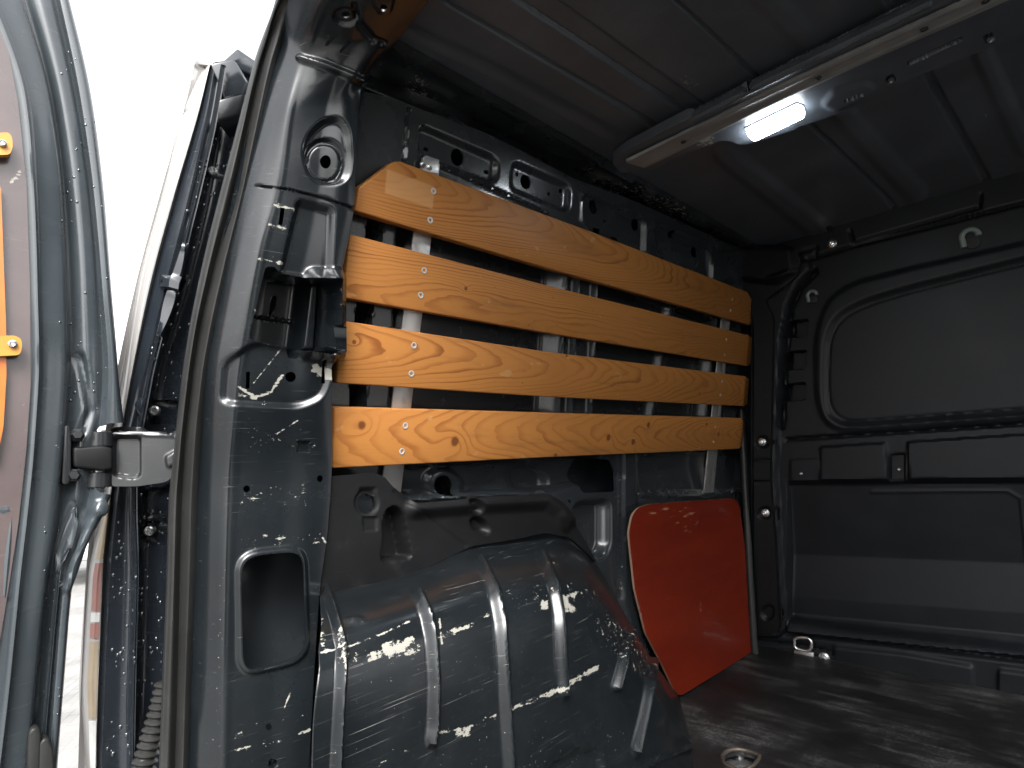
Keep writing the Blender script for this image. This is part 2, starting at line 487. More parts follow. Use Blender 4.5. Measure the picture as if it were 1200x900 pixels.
# white car across the yard
M_WHITE = simple('white_car_paint', (.78, .78, .77), .2, 0, .8); M_GLASSD = simple('dark_glass', (.02, .022, .025), .08); M_TYRE = simple('tyre_rubber', (.02, .02, .02), .8); M_RIM = simple('alloy_rim', (.5, .5, .5), .3, .8)
car = thing('parked_car', 'white car parked on the paving beyond the hinge gap', 'car', (-9.4, 2.2, GROUND))
prof = [(-.0, .30), (-.02, .55), (.06, .74), (.95, .92), (1.55, 1.40), (2.9, 1.42), (3.7, .98), (4.05, .92), (4.1, .35), (3.6, .28), (.5, .28)]
y0 = 1.05
def carpt(u, h, x): return (x, y0 + u, GROUND + h)
bm = prism_bm([carpt(u, h, -8.6) for u, h in prof], (-1.7, 0, 0), .05, 3); bm_obj('body', bm, M_WHITE, car, 40)
for nm, pts in (('side_window', [(1.05, .95), (1.6, 1.33), (2.2, 1.35), (2.2, .97)]), ('side_window', [(2.28, .97), (2.28, 1.35), (2.85, 1.35), (3.4, 1.0)])):
    prism(nm, [carpt(u, h, -8.597) for u, h in pts], (-.02, 0, 0), M_GLASSD, car, .004)
for u in (.75, 3.25):
    wh = lathe('wheel', carpt(u, .31, -8.60), (1, 0, 0), [(.31, -.2), (.31, .02), (.20, .03), (.0, .03)], M_TYRE, car, 24)
    lathe('rim', carpt(u, .31, -8.575), (1, 0, 0), [(.2, 0), (.19, .012), (.05, .004), (0, .01)], M_RIM, wh, 16)
prism('grille', [(-9.1, y0 - .012, GROUND + .42), (-9.1, y0 - .02, GROUND + .56), (-9.8, y0 - .02, GROUND + .56), (-9.8, y0 - .012, GROUND + .42)], (0, .03, 0), M_TYRE, car, .003)
for x in (-8.8, -10.1):
    prism('headlight', [(x, y0 + .02, GROUND + .60), (x, y0 + .04, GROUND + .72), (x - .2, y0 + .04, GROUND + .72), (x - .2, y0 + .02, GROUND + .60)], (0, .06, 0), M_GLASSD, car, .004)

# ------------------------------------------------------------------ the van: outer body
van = thing('cargo_van', 'dark grey panel van with its worn cargo bay seen through the open rear doors', 'van', (0, 1.2, GROUND))
sec = [(-.93, -.78), (-.955, -.45), (-.955, -.15), (-.935, .08), (-.86, .42), (-.80, .62), (-.70, .70), (-.35, .735)]
sec = sec + [(-x, z) for x, z in sec[::-1]]
V, F = [], []
ys = [.36, 1.15, 1.76, 2.1, 2.7]; ns = len(sec)
for y in ys:
    for x, z in sec: V.append((x, y, z))
for i in range(len(ys) - 1):
    for k in range(ns - 1):
        if i == 1 and sec[k][0] > .75 and sec[k + 1][0] > .75 and -.7 < (sec[k][1] + sec[k + 1][1]) / 2 < .63: continue   # open sliding door on the far side
        F.append((i * ns + k, i * ns + k + 1, (i + 1) * ns + k + 1, (i + 1) * ns + k))
    F.append((i * ns + ns - 1, i * ns, (i + 1) * ns, (i + 1) * ns + ns - 1))
F.append(tuple(range((len(ys) - 1) * ns, len(ys) * ns)))
mesh_obj('body_shell', V, F, M_OUT, van, 35, .012)
# right hand side of the bay, outside the frame but part of the room
bm = bmesh.new()
for y0_, y1_, zt_, zb_ in ((.30, 1.15, 0, -.62), (1.76, 1.9, 0, -.62)):
    prism_bm([(.83, y0_, zb_), (.83, y1_, zb_), (.835, y1_, zt_), (.835, y0_, zt_)], (.03, 0, 0), .004, 1, bm)
    prism_bm([(.835, y0_, 0), (.835, y1_, 0), (.71, y1_, .64), (.71, y0_ + .03, .64)], (.03, 0, 0), .004, 1, bm)
prism_bm([(.715, 1.15, .60), (.715, 1.76, .60), (.71, 1.76, .64), (.71, 1.15, .64)], (.03, 0, 0), .004, 1, bm)
bm_obj('side_panel', bm, M_INNER, van)
bm = prism_bm([(.88, .12, -.70), (.88, .12, 0), (.80, .06, .62), (.80, -.62, .62), (.88, -.70, 0), (.88, -.70, -.70)], (.045, 0, 0), .01, 2)   # the other leaf, open too
bm_obj('rear_door', bm, M_OUT, van)
bm = prism_bm([(.83, y, z) for y, z in ((.26, -.62), (.28, -.3), (.40, -.17), (.9, -.17), (1.04, -.28), (1.13, -.62))], (-.22, 0, 0), .05, 3)
bm_obj('wheel_arch', bm, M_ARCH, van, 40)

# inner side wall behind the slats
mask = [(384, 100), (440, 110), (478, 122), (582, 162), (675, 210), (742, 235), (857, 287), (908, 302), (908, 815), (384, 815)]
rec = lambda *p: p
WF = []
def hole(cx, cy, rx, ry=None, rot=0, d=-.035): WF.append((ell(cx, cy, rx, ry, rot), d, 1.2))
# deep window field behind the slats, with posts left standing
WF += [(poly([(470, 232), (655, 300), (642, 500), (462, 505)], 12), -.030, 12),
       (poly([(704, 318), (838, 376), (826, 505), (696, 500)], 10), -.030, 12),
       (poly([(418, 243), (434, 250), (412, 505), (396, 505)], 4), -.0, 4),
       (line([(443, 240), (424, 390), (418, 505)], 13), -.05, 8),
       (line([(662, 300), (651, 500)], 5), .010, 6), (line([(677, 300), (666, 500)], 5), .010, 6), (line([(697, 312), (690, 500)], 5), .010, 6),
       (line([(796, 350), (770, 500)], 8), .018, 12)]
# cant rail: pressed pockets and their holes
WF += [(poly([(494, 148), (500, 150), (578, 184), (583, 192), (581, 210), (574, 213), (496, 184), (492, 176)], 6), -.010, 6),
       (poly([(603, 190), (664, 217), (668, 224), (666, 245), (660, 246), (602, 222), (600, 212)], 6), -.010, 6),
       (poly([(684, 226), (752, 256), (757, 264), (755, 300), (690, 268), (683, 258)], 6), -.010, 4),
       (poly([(768, 262), (830, 290), (834, 330), (770, 300)], 6), -.010, 4),
       (line([(492, 186), (578, 222), (640, 250)], 2), .006, 3),
       (line([(684, 228), (682, 258), (697, 275)], 3), .005, 5), (line([(771, 264), (770, 294)], 3), .005, 5),
       (line([(835, 300), (834, 325)], 3), .005, 5)]
for h in ((540, 183, 7.5, 10.5, -12), (620, 212, 6, 9, -12), (699, 242, 4.5, 8.5, -10), (748, 263, 4.2, 7.5, -8), (817, 295, 3.6, 6.5, -8), (789, 274, 3, 4.5, 0), (713, 258, 1.8, 2.2, 0), (647, 226, 2, 3, 0), (661, 223, 2, 3, 0), (610, 203, 1.8, 3, 0)): hole(*h)
for x, y, s_ in ((503, 173, 3), (574, 200, 3), (703, 270, 4), (723, 280, 4)): WF.append((poly([(x - s_, y - s_), (x + s_, y - s_ + 2), (x + s_, y + s_ + 1), (x - s_, y + s_ - 1)]), -.03, 1.2))
WF += [(line([(480, 126), (477, 150), (474, 186)], 3), -.006, 3)]
# lower body pressing
WF += [(poly([(458, 549), (700, 534), (706, 545), (680, 566), (650, 574), (560, 578), (478, 583), (458, 572)], 8), -.022, 10),
       (line([(470, 585), (560, 580), (640, 576)], 5), .010, 6),
       (ell(527, 569, 21, 17, 15), .010, 7), (ell(628, 563, 21, 15, 20), -.012, 10),
       (poly([(672, 558), (681, 540), (714, 538), (720, 552), (721, 576), (683, 578)], 4), -.06, 1.2),
       (poly([(671, 606), (678, 590), (709, 587), (713, 592), (713, 638), (707, 652), (698, 656), (686, 636)], 6), -.030, 9),
       
       (line([(735, 530), (735, 700), (752, 770)], 18), .008, 7),
       (line([(728, 530), (727, 700)], 2), -.005, 2.2),
       (poly([(750, 533), (870, 527), (866, 572), (826, 577), (752, 576)], 10), -.022, 7),
       (line([(752, 580), (830, 583), (868, 572)], 4), .006, 5)]
for h in ((524, 570, 10.5, 11.5, 10), (668, 587, 2.4), (735, 600, 1.8), (735, 640, 1.8), (780, 452 + 100, 1.5)): hole(*h)
P = onW(pxgrid(384, 96, 908, 815, 2.1))
WE = [(line([(726, 545), (726, 690)], 10), .3, 10), (line([(748, 578), (870, 575)], 8), .55, 12), (line([(478, 165), (472, 186)], 8), .4, 12)]
finish('side_wall', P, M_INNER, van, WF, mask=poly(mask), wear=WE, thick=.004)
# gutter between the cant rail and the roof
tp = np.array([(384, 84), (440, 106), (478, 122), (582, 162), (675, 210), (742, 235), (857, 287), (925, 318)], float)
e0 = onW(tp); e0[:, 0] = np.maximum(e0[:, 0], -.76)
e1 = e0 + [-.022, 0, .008]; e2 = e0 + [-.035, 0, .05]; e2[:, 2] = np.minimum(e2[:, 2], .645)
rf = np.array([(420, 36), (470, 63), (520, 88), (585, 119), (650, 151), (715, 182), (800, 240), (900, 308)], float)
e3 = onZ(rf, .632); e3[:, 0] = -.665; e4 = e3 + [.012, 0, .006]
finish('roof_gutter', loft([e0, e1, e2, e3, e4], 90, [4, 4, 5, 2]), M_INNER, van, thick=.003,
       feats=[(line([(470, 108), (545, 140)], 10), .01, 8), (ell(760, 226, 8, 6), .012, 5), (ell(815, 258, 14, 6, 20), .012, 6), (line([(700, 190), (740, 210)], 5), .01, 5)],
       wear=[(line([(690, 200), (800, 250)], 25), .5, 20), (ell(490, 100, 20, 20), .5, 20)])

# roof skin
X, Y = np.meshgrid(np.r_[np.linspace(-.668, .06, 520), np.linspace(.075, .70, 40)], np.linspace(.37, 1.93, 170))
P = np.stack([X, Y, np.full(X.shape, .64) + .004 * (1 - ((X + .0) / .7) ** 2)], -1)
RF = [(line([(520, 1), (755, 139), (800, 170)], 5), -.008, 4),
      (poly([(590, -8), (642, -8), (830, 126), (810, 138)], 3), -.007, 6), (line([(596, -4), (812, 137)], 2), -.004, 3), (line([(640, -8), (828, 127)], 2), -.004, 3),
      (line([(783, -8), (896, 98)], 5), -.007, 4), (line([(1020, -20), (1050, 20)], 9), .006, 8), (line([(880, -20), (960, 60)], 26), .005, 16),
      (line([(945, 141), (1034, 226), (1052, 248)], 5), -.008, 4), (line([(1083, 80), (1160, 218)], 10), -.008, 5),
      (line([(985, 130), (1072, 224)], 22), .007, 14), (line([(1150, 60), (1200, 170)], 20), .007, 14), (line([(850, 180), (960, 270)], 22), .008, 14),
      (line([(448, 20), (560, 72), (720, 158)], 12), -.003, 10)]
finish('roof_panel', P[::-1], M_ROOF, van, RF, thick=.004, wear=[(ell(810, 98, 18, 14), .45, 20), (line([(1155, 135), (1168, 162)], 2), .6, 6)])

# roof bow with pressed slots, and the bright rail screwed under it
bow = [(716, 190), (735, 176), (807, 139), (900, 92), (1095, -2), (1290, -95), (1330, -15), (1150, 60), (1030, 107), (1012, 123), (945, 146), (872, 168), (846, 164), (800, 182), (764, 199), (728, 203)]
BF = [(poly([(1061, 73), (1128, 42), (1130, 47), (1064, 78)]), -.017, 1.3), (poly([(1037, 91), (1047, 86), (1051, 95), (1041, 99)]), -.017, 1.3), (poly([(1151, 42), (1163, 37), (1166, 47), (1155, 52)]), -.017, 1.3),
      (poly([(962, 122), (975, 105), (1015, 95), (1026, 101), (1020, 112), (978, 130)], 6), .006, 6), (line([(990, 115), (1010, 107)], 4), -.015, 1.4), (line([(978, 120), (982, 118)], 3), -.015, 1.4),
      (ell(874, 101, 6, 5), .006, 4), (line([(812, 139), (900, 96), (1090, 4)], 3), .006, 5), (poly([(846, 172), (900, 152), (930, 146), (935, 150), (880, 170)], 5), .004, 5)]
plate('roof_bow', lambda g_: onZ(g_, .604), bow, 2.2, M_ROOF, van, r=6, feats=BF, thick=.020, wear=[(ell(828, 166, 14, 10), .7, 12), (ell(850, 184, 14, 8), .5, 12)])
rail = [(732, 190), (905, 106), (1000, 62), (1135, 0), (1250, -53), (1290, -48), (1185, -1), (1000, 80), (905, 124), (755, 197)]
ho = [(801, 166), (959, 91), (1083, 34), (1155, 1)]
plate('roof_rail', lambda g_: onZ(g_, .596), rail, 1.6, M_RAIL, van, r=1, thick=.006,
      feats=[(line([(736, 188), (905, 109), (1000, 65), (1240, -46)], 1.6), .002, 2), (line([(756, 193), (905, 121), (1000, 77), (1240, -32)], 1.6), .002, 2)])
for hx, hy in ho:
    c = onZ(np.array([hx, hy], float), .5955); lathe('rail_bolt', c, (0, 0, -1), [(.0055, 0), (.0055, .0015), (.004, .0022), (.003, -.001), (0, -.001)], M_TYRE, van, 6, 20)
for hx, hy in ((1042, 93), (1159, 45)):
    c = onZ(np.array([hx + 2, hy], float), .606); lathe('clip_nut', c, (0, 0, -1), [(.005, 0), (.005, .004), (.002, .005), (0, .002)], M_STEEL, van, 8, 20)

# rear frame: door pillar running up into the roof header
r0 = [(212, 930), (218, 675), (224, 560), (231, 450), (248, 350), (270, 240), (287, 170), (307, 95), (325, 45), (345, -25)]
r1 = [(238, 930), (246, 675), (248, 560), (256, 440), (268, 365), (286, 280), (304, 205), (322, 130), (342, 55), (368, -25)]
r2 = [(260, 930), (265, 675), (268, 580), (279, 450), (290, 380), (306, 290), (326, 215), (338, 130), (356, 60), (388, -25)]
r3 = [(360, 930), (375, 690), (384, 620), (389, 540), (390, 430), (399, 330), (415, 240), (418, 170), (423, 106), (453, 63), (500, 4), (532, -30)]
a_ = lambda L: np.array(L, float)
d0, d1, d2, d3 = onT(a_(r0), -.838, .612), onT(a_(r1), -.800, .596), onT(a_(r2), -.782, .585), onT(a_(r3), -.765, .572)
d4 = d3 * 1.0; up = np.clip((d3[:, 2] - .45) / .12, 0, 1)[:, None]
d4 = d3 + np.array([-.012, .006, 0]) * (1 - up) + np.array([0, .006, .012]) * up
d5 = d3 + np.array([-.10, .05, 0]) * (1 - up) + np.array([-.02, .03, .07]) * up
q2, q3 = smooth_curve(d2, 60), smooth_curve(d3, 60)
P = loft([d0, d1, d2, q2 * .90 + q3 * .10, q2 * .5 + q3 * .5, d3, d4, d5], 620, [6, 12, 10, 36, 36, 2, 5])
PF = [(line([(300, 217), (340, 222), (380, 232), (420, 246)], 1.6), -.006, 2.4),
      (poly([(356, 178), (362, 158), (378, 142), (396, 138), (408, 150), (412, 185), (408, 210), (386, 216), (364, 206)], 12), -.007, 10),
      (ell(382, 188, 24, 27, 0), -.006, 4), (ell(382, 188, 19, 21, 0), .003, 3), (ell(383, 187, 6, 8, 0), -.04, 1.2),
      (poly([(350, 236), (389, 246), (387, 328), (330, 320)], 5), -.009, 10),
      (poly([(329, 243), (334, 244), (331, 264), (326, 263)]), -.03, 1.2),
      (poly([(311, 313), (320, 312), (330, 320), (372, 328), (394, 327), (394, 372), (391, 412), (387, 416), (353, 411), (350, 421), (339, 420), (337, 409), (295, 399), (292, 394)], 3), -.075, 1.3),
      (poly([(366, 320), (396, 322), (392, 418), (356, 414)], 3), .03, 22),
      (line([(338, 345), (333, 372)], 3), .012, 3), (line([(300, 366), (352, 374)], 3), .010, 3),
      (poly([(262, 424), (300, 402), (389, 418), (388, 440), (378, 466), (350, 477), (258, 472)], 12), -.007, 8),
      (ell(342, 442, 6), -.03, 1.2), (poly([(290, 436), (294.5, 436), (294, 456), (289.5, 456)]), -.03, 1.2), (poly([(380, 422), (384, 422), (383, 450), (379, 450)]), -.02, 1.2),
      (ell(289, 573, 4), -.02, 1.2), (ell(375, 561, 3.6, 4), -.02, 1.2), (ell(315, 852, 3.6, 4.2), -.02, 1.2), (ell(320, 895, 4), -.01, 3),
      (poly([(347, 516), (364, 516), (364, 531), (347, 531)], 3), -.006, 1.2),
      (poly([(277, 660), (292, 646), (345, 640), (358, 650), (362, 762), (347, 778), (292, 791), (279, 780)], 14), .005, 6),
      (poly([(281, 665), (294, 651), (344, 646), (354, 655), (357, 757), (343, 771), (293, 785), (284, 777)], 14), -.095, 1.2),
      (ell(405, 20, 5.5, 4, 10), -.03, 1.2), (ell(405, 20, 14, 10, 10), -.004, 4), (line([(383, 52), (393, 42)], 4.2), -.02, 1.2), (line([(400, 60), (409, 50)], 4.2), -.02, 1.2),
      (line([(415, 8), (421, 28), (437, 47), (450, 51)], 6), -.005, 6), (line([(352, 68), (380, 76), (424, 94)], 7), .005, 7),
      (poly([(430, -8), (463, -8), (458, 14), (447, 16)], 4), .006, 3), (ell(450, 5, 4.5, 4), -.03, 1.2)]
PW = [(line([(278, 452), (300, 466), (318, 462), (332, 440)], 5), .95, 8), (line([(322, 240), (345, 246)], 6), .8, 10), (line([(315, 263), (335, 268)], 7), .8, 10), (line([(303, 303), (330, 308)], 6), .7, 10),
      (line([(280, 462), (312, 472)], 4), .8, 8), (line([(372, 432), (388, 440)], 14), .85, 8), (line([(325, 508), (349, 493)], 1.6), 1.0, 3), (line([(300, 515), (370, 520)], 30), .35, 40), (line([(275, 585), (370, 580)], 25), .4, 40),
      (line([(290, 632), (380, 632)], 12), .55, 24), (line([(378, 630), (382, 636)], 4), .9, 5), (line([(268, 880), (330, 868), (362, 855)], 4), .75, 8), (line([(264, 870), (362, 835)], 16), .35, 24),
      (line([(333, 830), (340, 812)], 2), .9, 3), (poly([(255, 600), (268, 600), (262, 930), (240, 930)]), .25, 20), (line([(298, 450), (330, 410)], 1.5), .9, 3)]
finish('door_pillar', P, M_PAINT, van, PF, wear=PW, thick=.003)
def back(d, dx, dy):
    u_ = np.clip((d[:, 2:] - .30) / .2, 0, 1); return d + np.array([-dx, dy, 0]) * (1 - u_) + np.array([-.02, 0, .05]) * u_
finish('pillar_backing', loft([back(d0, .02, .02), back(d1, .03, .02), back(d2, .07, .03), back(d3, .09, .05)], 60, [3, 3, 10]), M_INNER, van, thick=.002)  # backing sheet added behind the pillar holes to stop sky light leaking through
# grey blanking plug
c = onT(np.array([355.5, 523.5]), -.781); prism('blanking_plug', onT(a_([(348, 517), (363, 517), (363, 530), (348, 530)]), -.788), (-.004, 0, 0), simple('plug_rubber', (.085, .09, .085), .6), van, .001)

# rubber weatherstrip on the frame
rw = [-30, 0, 32, 75, 160, 225, 310, 395, 450, 525, 600, 675, 800, 930]
lf = [335, 325, 312, 297, 275, 258, 237, 220, 212, 204, 197, 195, 190, 185]
gr = [343, 331, 319, 306, 288, 274, 252, 233, 225, 217, 213, 211, 208, 204]
rt = [372, 358, 343, 330, 310, 296, 276, 258, 248, 241, 237, 235, 229, 225]
mid = lambda A, B, t: list(np.array(A) * (1 - t) + np.array(B) * t)
cap = .612
sc = [onT(col(rw, lf), -.856, cap), onT(col(rw, mid(lf, gr, .12)), -.842, cap), onT(col(rw, mid(lf, gr, .55)), -.832, cap), onT(col(rw, gr), -.842, cap),
      onT(col(rw, mid(gr, rt, .45)), -.818, cap), onT(col(rw, mid(gr, rt, .88)), -.830, cap), onT(col(rw, rt), -.846, cap)]
finish('weatherstrip', loft(sc, 220, [4, 5, 5, 7, 5, 4], rows=rw), M_RUB, van, thick=.002, smooth=60)

# rear corner: tail lamp edge, drip channel with its ridges
cr = [76, 130, 225, 337, 450, 560, 600, 675, 800, 930]
L_out = [241, 213, 190, 160, 141, 124, 118, 101, 93, 103]
L0 = [246, 233, 205, 175, 152, 133, 127, 120, 115, 112]
L1 = [252, 243, 222, 193, 165, 141, 136, 129, 123, 118]
L2 = [262, 253, 232, 203, 174, 158, 158, 160, 157, 155]
L3 = [270, 262, 246, 219, 185, 172, 170, 169, 166, 161]
L4 = [312, 300, 275, 245, 224, 214, 208, 204, 199, 196]
def C(xs, o, cap=None): return onT(col(cr, xs), o, cap)
M_LENS = NT('tail_lamp_lens'); M_LENS.set('Base Color', (.30, .29, .28)).set('Roughness', .06).set('Coat Weight', 1.0).set('Coat Roughness', .03); M_LENS = M_LENS.m
finish('tail_lamp', loft([C(L_out, -.985), C(mid(L_out, L0, .45), -.972), C(L0, -.966), C(mid(L0, L1, .3), -.985)], 160, [7, 7, 2], rows=cr), M_LENS, van, thick=.02,
       feats=[(line([(213, 132), (228, 123)], 1.8), -.004, 2.2)])
tl = bpy.data.objects['tail_lamp']
M_RL = simple('red_lens', (.26, .12, .10), .25, 0, .6); M_AM = simple('amber_lens', (.30, .24, .165), .25, 0, .6); M_WL = simple('white_lens', (.55, .55, .53), .2, 0, .8)
for nm, ya, yb_, m_ in (('amber_lens', 588, 655, M_AM), ('red_lens', 660, 716, M_RL), ('white_lens', 718, 729, M_WL), ('red_lens', 731, 748, M_RL), ('amber_lens', 752, 842, M_AM), ('white_lens', 845, 900, M_WL)):
    yy = np.linspace(ya, yb_, 10); lo_, li_ = np.interp(yy, cr, L_out), np.interp(yy, cr, L0)
    sec2 = [onT(col(yy, lo_ + (li_ - lo_) * f_), o_) for f_, o_ in ((.42, -.9705), (.7, -.9655), (.93, -.964))]
    finish(nm, loft(sec2, 40, [4, 4]), m_, tl, thick=.004)
finish('drip_channel', loft([C(mid(L0, L1, .1), -.975), C(L1, -.957), C(mid(L1, L2, .5), -.958), C(mid(L1, L2, .8), -.955), C(L2, -.938), C(mid(L2, L3, .25), -.945), C(mid(L2, L3, .4), -.985), C(L3, -.992), C(mid(L3, L4, .6), -.975), C(L4, -.93)], 260, [2, 5, 4, 4, 3, 3, 3, 8, 4], rows=cr), M_CHAN, van, thick=.004,
       feats=[(poly([(206, 325), (219, 328), (214, 342), (203, 340)], 2), -.02, 1.4), (poly([(170, 575), (198, 570), (195, 605), (172, 605)], 4), -.012, 3), (poly([(170, 612), (196, 612), (194, 640), (170, 636)], 4), -.010, 3), (poly([(172, 470), (206, 470), (205, 500), (170, 500)], 4), -.012, 3),
              (line([(246, 150), (222, 250), (200, 350), (180, 440)], 3), -.004, 3)])
for px in ((181, 481), (175, 622), (249, 201)):
    c = onT(a_([px])[0], -.985); lathe('channel_screw', c, (.9, -.44, 0), [(.007, -.01), (.007, .004), (.005, .006), (.003, .003), (0, .003)], M_STEEL, van, 10)
# end cap and bracket at the top of the channel
prism('channel_cap', onT(a_([(246, 74), (274, 68), (291, 96), (283, 112), (262, 117)]), -.95), (-.06, .05, 0), M_OUT, van, .004)
prism('channel_cap', onT(a_([(256, 116), (287, 108), (282, 128), (276, 136), (253, 143)]), -.925), (-.035, .03, 0), M_HINGE, van, .004)
prism('body_corner', onT(a_([(243, 73), (262, 70), (278, 56), (283, 66), (296, 72), (300, 90), (272, 78)]), -.97), (-.05, .16, .0), M_OUT, van, .005)
# corrugated cable sleeve at the bottom
cp = onT(a_([(193, 800), (189, 820), (183, 845), (176, 870), (168, 900), (160, 935)]), -.905)
cp = smooth_curve(cp, 90); rr = .0105 + .0022 * np.sin(np.arange(90) * 2 * math.pi / 6.0) + np.linspace(0, .004, 90)
tube('cable_sleeve', cp, rr, M_RUB, van, 14)

# door hinge
HP = a_([(128, 506), (205, 508), (205, 560), (190, 567), (128, 570), (128, 506)])
arm_px = [(131, 507), (160, 505), (182, 506), (206, 512), (206, 556), (194, 565), (160, 570), (131, 570)]
def onH(p):  # plane of the hinge arm
    n = np.array([.93, -.36, 0]); d = ray(np.asarray(p, float)); k = np.array([-.902, .165, 0]) @ n
    return d * (k / (d @ n))[..., None]
plate('hinge', onH, arm_px, 1.3, M_HINGE, van, r=4, thick=.014, smooth=40, feats=[(poly([(133, 512), (164, 512), (164, 557), (157, 560), (133, 557)], 5), -.010, 5), (line([(131, 508), (205, 511)], 3), .002, 3), (poly([(194, 535), (206, 528), (206, 545), (196, 548)], 3), .004, 5)])
hz = [onH(a_([(122, 506)])[0]), onH(a_([(122, 571)])[0])]
piv = np.array([hz[0][0] - .004, hz[0][1] - .004])
def cyl(name, z0, z1, r_, mat, parent): 
    return lathe(name, (piv[0], piv[1], z0), (0, 0, 1), [(r_ * .9, 0), (r_, .001), (r_, z1 - z0 - .001), (r_ * .9, z1 - z0), (0, z1 - z0)], mat, parent, 24)
zt, zb = hz[0][2], hz[1][2]; q = (zt - zb)
cyl('hinge_knuckle', zt - q * .27, zt, .0155, M_HINGE, van); cyl('hinge_knuckle', zb, zb + q * .27, .0155, M_HINGE, van)
cyl('hinge_pin', zb - .002, zt + .002, .008, M_STEEL, van)

# ------------------------------------------------------------------ rear door, swung open
dr = [-30, 112, 225, 337, 450, 525, 600, 675, 800, 930]
E1 = [-25, 25, 36, 40, 41, 36, 28, 20, 8, -8]
E1b = [-14, 34, 44, 48, 49, 44, 37, 28, 15, 0]
E2 = [14, 56, 71, 75, 76, 71, 63, 53, 40, 28]
Ea = [30, 66, 82, 90, 92, 88, 82, 66, 54, 43]
Eb = [52, 84, 101, 110, 113, 104, 92, 70, 58, 47]
Ec = [64, 94, 110, 120, 127, 122, 108, 76, 65, 55]
Er = [74, 107, 122, 131, 140, 146, 122, 86, 75, 65]
El = [-110] * 10
def D(xs, x): return onX(col(dr, xs), x)
def M_doorinner():
    return paint('door_inner_panel', (0.0616, 0.0459, 0.0448), .28, .5, .2, dust=.15)
door_sheet = loft([D(El, -.868), D(E1, -.868), D(mid(E1, E1b, .5), -.866), D(E1b, -.872), D(E2, -.880), D(mid(E2, Ea, .15), -.884), D(mid(E2, Ea, .4), -.905), D(Ea, -.900), D(mid(Ea, Eb, .5), -.896), D(Eb, -.898), D(mid(Eb, Ec, .5), -.903), D(Ec, -.893), D(mid(Ec, Er, .6), -.892), D(Er, -.902), D(np.array(Er) - 3, -.945)], 300, [10, 2, 2, 12, 3, 3, 4, 4, 4, 4, 3, 4, 4, 4], rows=dr)
cut = poly([(150, 495), (128, 496), (117, 499), (112, 506), (110, 570), (117, 577), (131, 580), (150, 576)], 3)
M_DOOR = paint('door_paint', (0.030, 0.037, 0.042), .28, .4, .2, dust=.15)
door = finish('rear_door', door_sheet, M_DOOR, van, cuts=[cut], thick=.003, feats=[(line([(93, 420), (108, 480), (96, 505)], 10), -.006, 9), (poly([(86, 585), (100, 600), (84, 650), (72, 690), (70, 640)], 8), -.007, 9), (line([(114, 600), (95, 640), (78, 690)], 7), .005, 7), (ell(117, 596, 7, 9, 30), .006, 5), (line([(0, 605), (14, 575), (10, 640), (6, 700)], 4), .004, 5)],
              wear=[(line([(70, 470), (62, 610), (45, 800)], 14), .3, 16), (line([(28, 470), (30, 510)], 3), .5, 5)])
plate('inner_panel', lambda g_: onX(g_, -.8655), [(-60, -5), (-12, -5), (-3, 30), (10, 62), (21, 118), (31, 215), (35, 330), (36, 450), (31, 525), (22, 610), (10, 690), (-5, 780), (-60, 800)], 2.0, M_doorinner(), door, thick=.003, wear=[(line([(28, 470), (30, 515)], 3), .6, 6), (line([(12, 215), (24, 200)], 6), .6, 8)])
M_ORANGE = simple('orange_board', (0.448, 0.112, 0.0067), .35, 0, .3); M_TAB = simple('orange_tab', (0.4648, 0.2016, 0.0196), .4, 0, .2)
plate('orange_board', lambda g_: onX(g_, -.858), [(-60, 215), (1, 218), (4, 300), (7, 380), (7.5, 440), (4, 500), (-4, 540), (-60, 560)], 1.6, M_ORANGE, door, r=4, thick=.006)
for pts, bolt in (([(-25, 157), (10, 155), (14, 160), (15, 172), (12, 181), (-25, 183)], (3, 168)), ([(-20, 394), (17, 393), (25, 397), (26, 408), (23, 416), (-20, 418)], (15, 403))):
    tb = plate('orange_tab', lambda g_: onX(g_, -.851), pts, 1.3, M_TAB, door, r=4, thick=.008)
    c = onX(np.array(bolt, float), -.8495); lathe('tab_screw', c, (1, -.1, 0), [(.0042, -.001), (.0042, .002), (.003, .003), (.0016, .001), (0, .001)], M_STEEL, tb, 10)
# hinge leaf on the door
prism('hinge_leaf', onX(a_([(74, 500), (81, 497), (84, 512), (84, 560), (80, 569), (72, 567)]), -.886), (-.014, 0, 0), M_HINGE, door, .003)
for px in ((90, 510), (86, 557)):
    c = onX(np.array(px, float), -.893); lathe('hinge_bolt', c, (1, -.05, 0), [(.0085, -.01), (.0085, .002), (.006, .004), (.006, .010), (.0048, .012), (0, .012)], M_HINGE, door, 6, 30)
prism('hinge_link', onX(a_([(85, 524), (122, 522), (133, 525), (133, 550), (122, 552), (86, 548)]), -.889), (-.020, 0, 0), M_PLAST, door, .004, 3)
for pts in ([(33, 860), (38, 853), (46, 853), (49, 862), (47, 930), (31, 930)], [(46, 872), (52, 865), (58, 866), (63, 880), (66, 930), (44, 930)]):
    prism('rubber_stop', onX(a_(pts), -.872), (-.02, 0, 0), M_RUB, door, .006, 3)

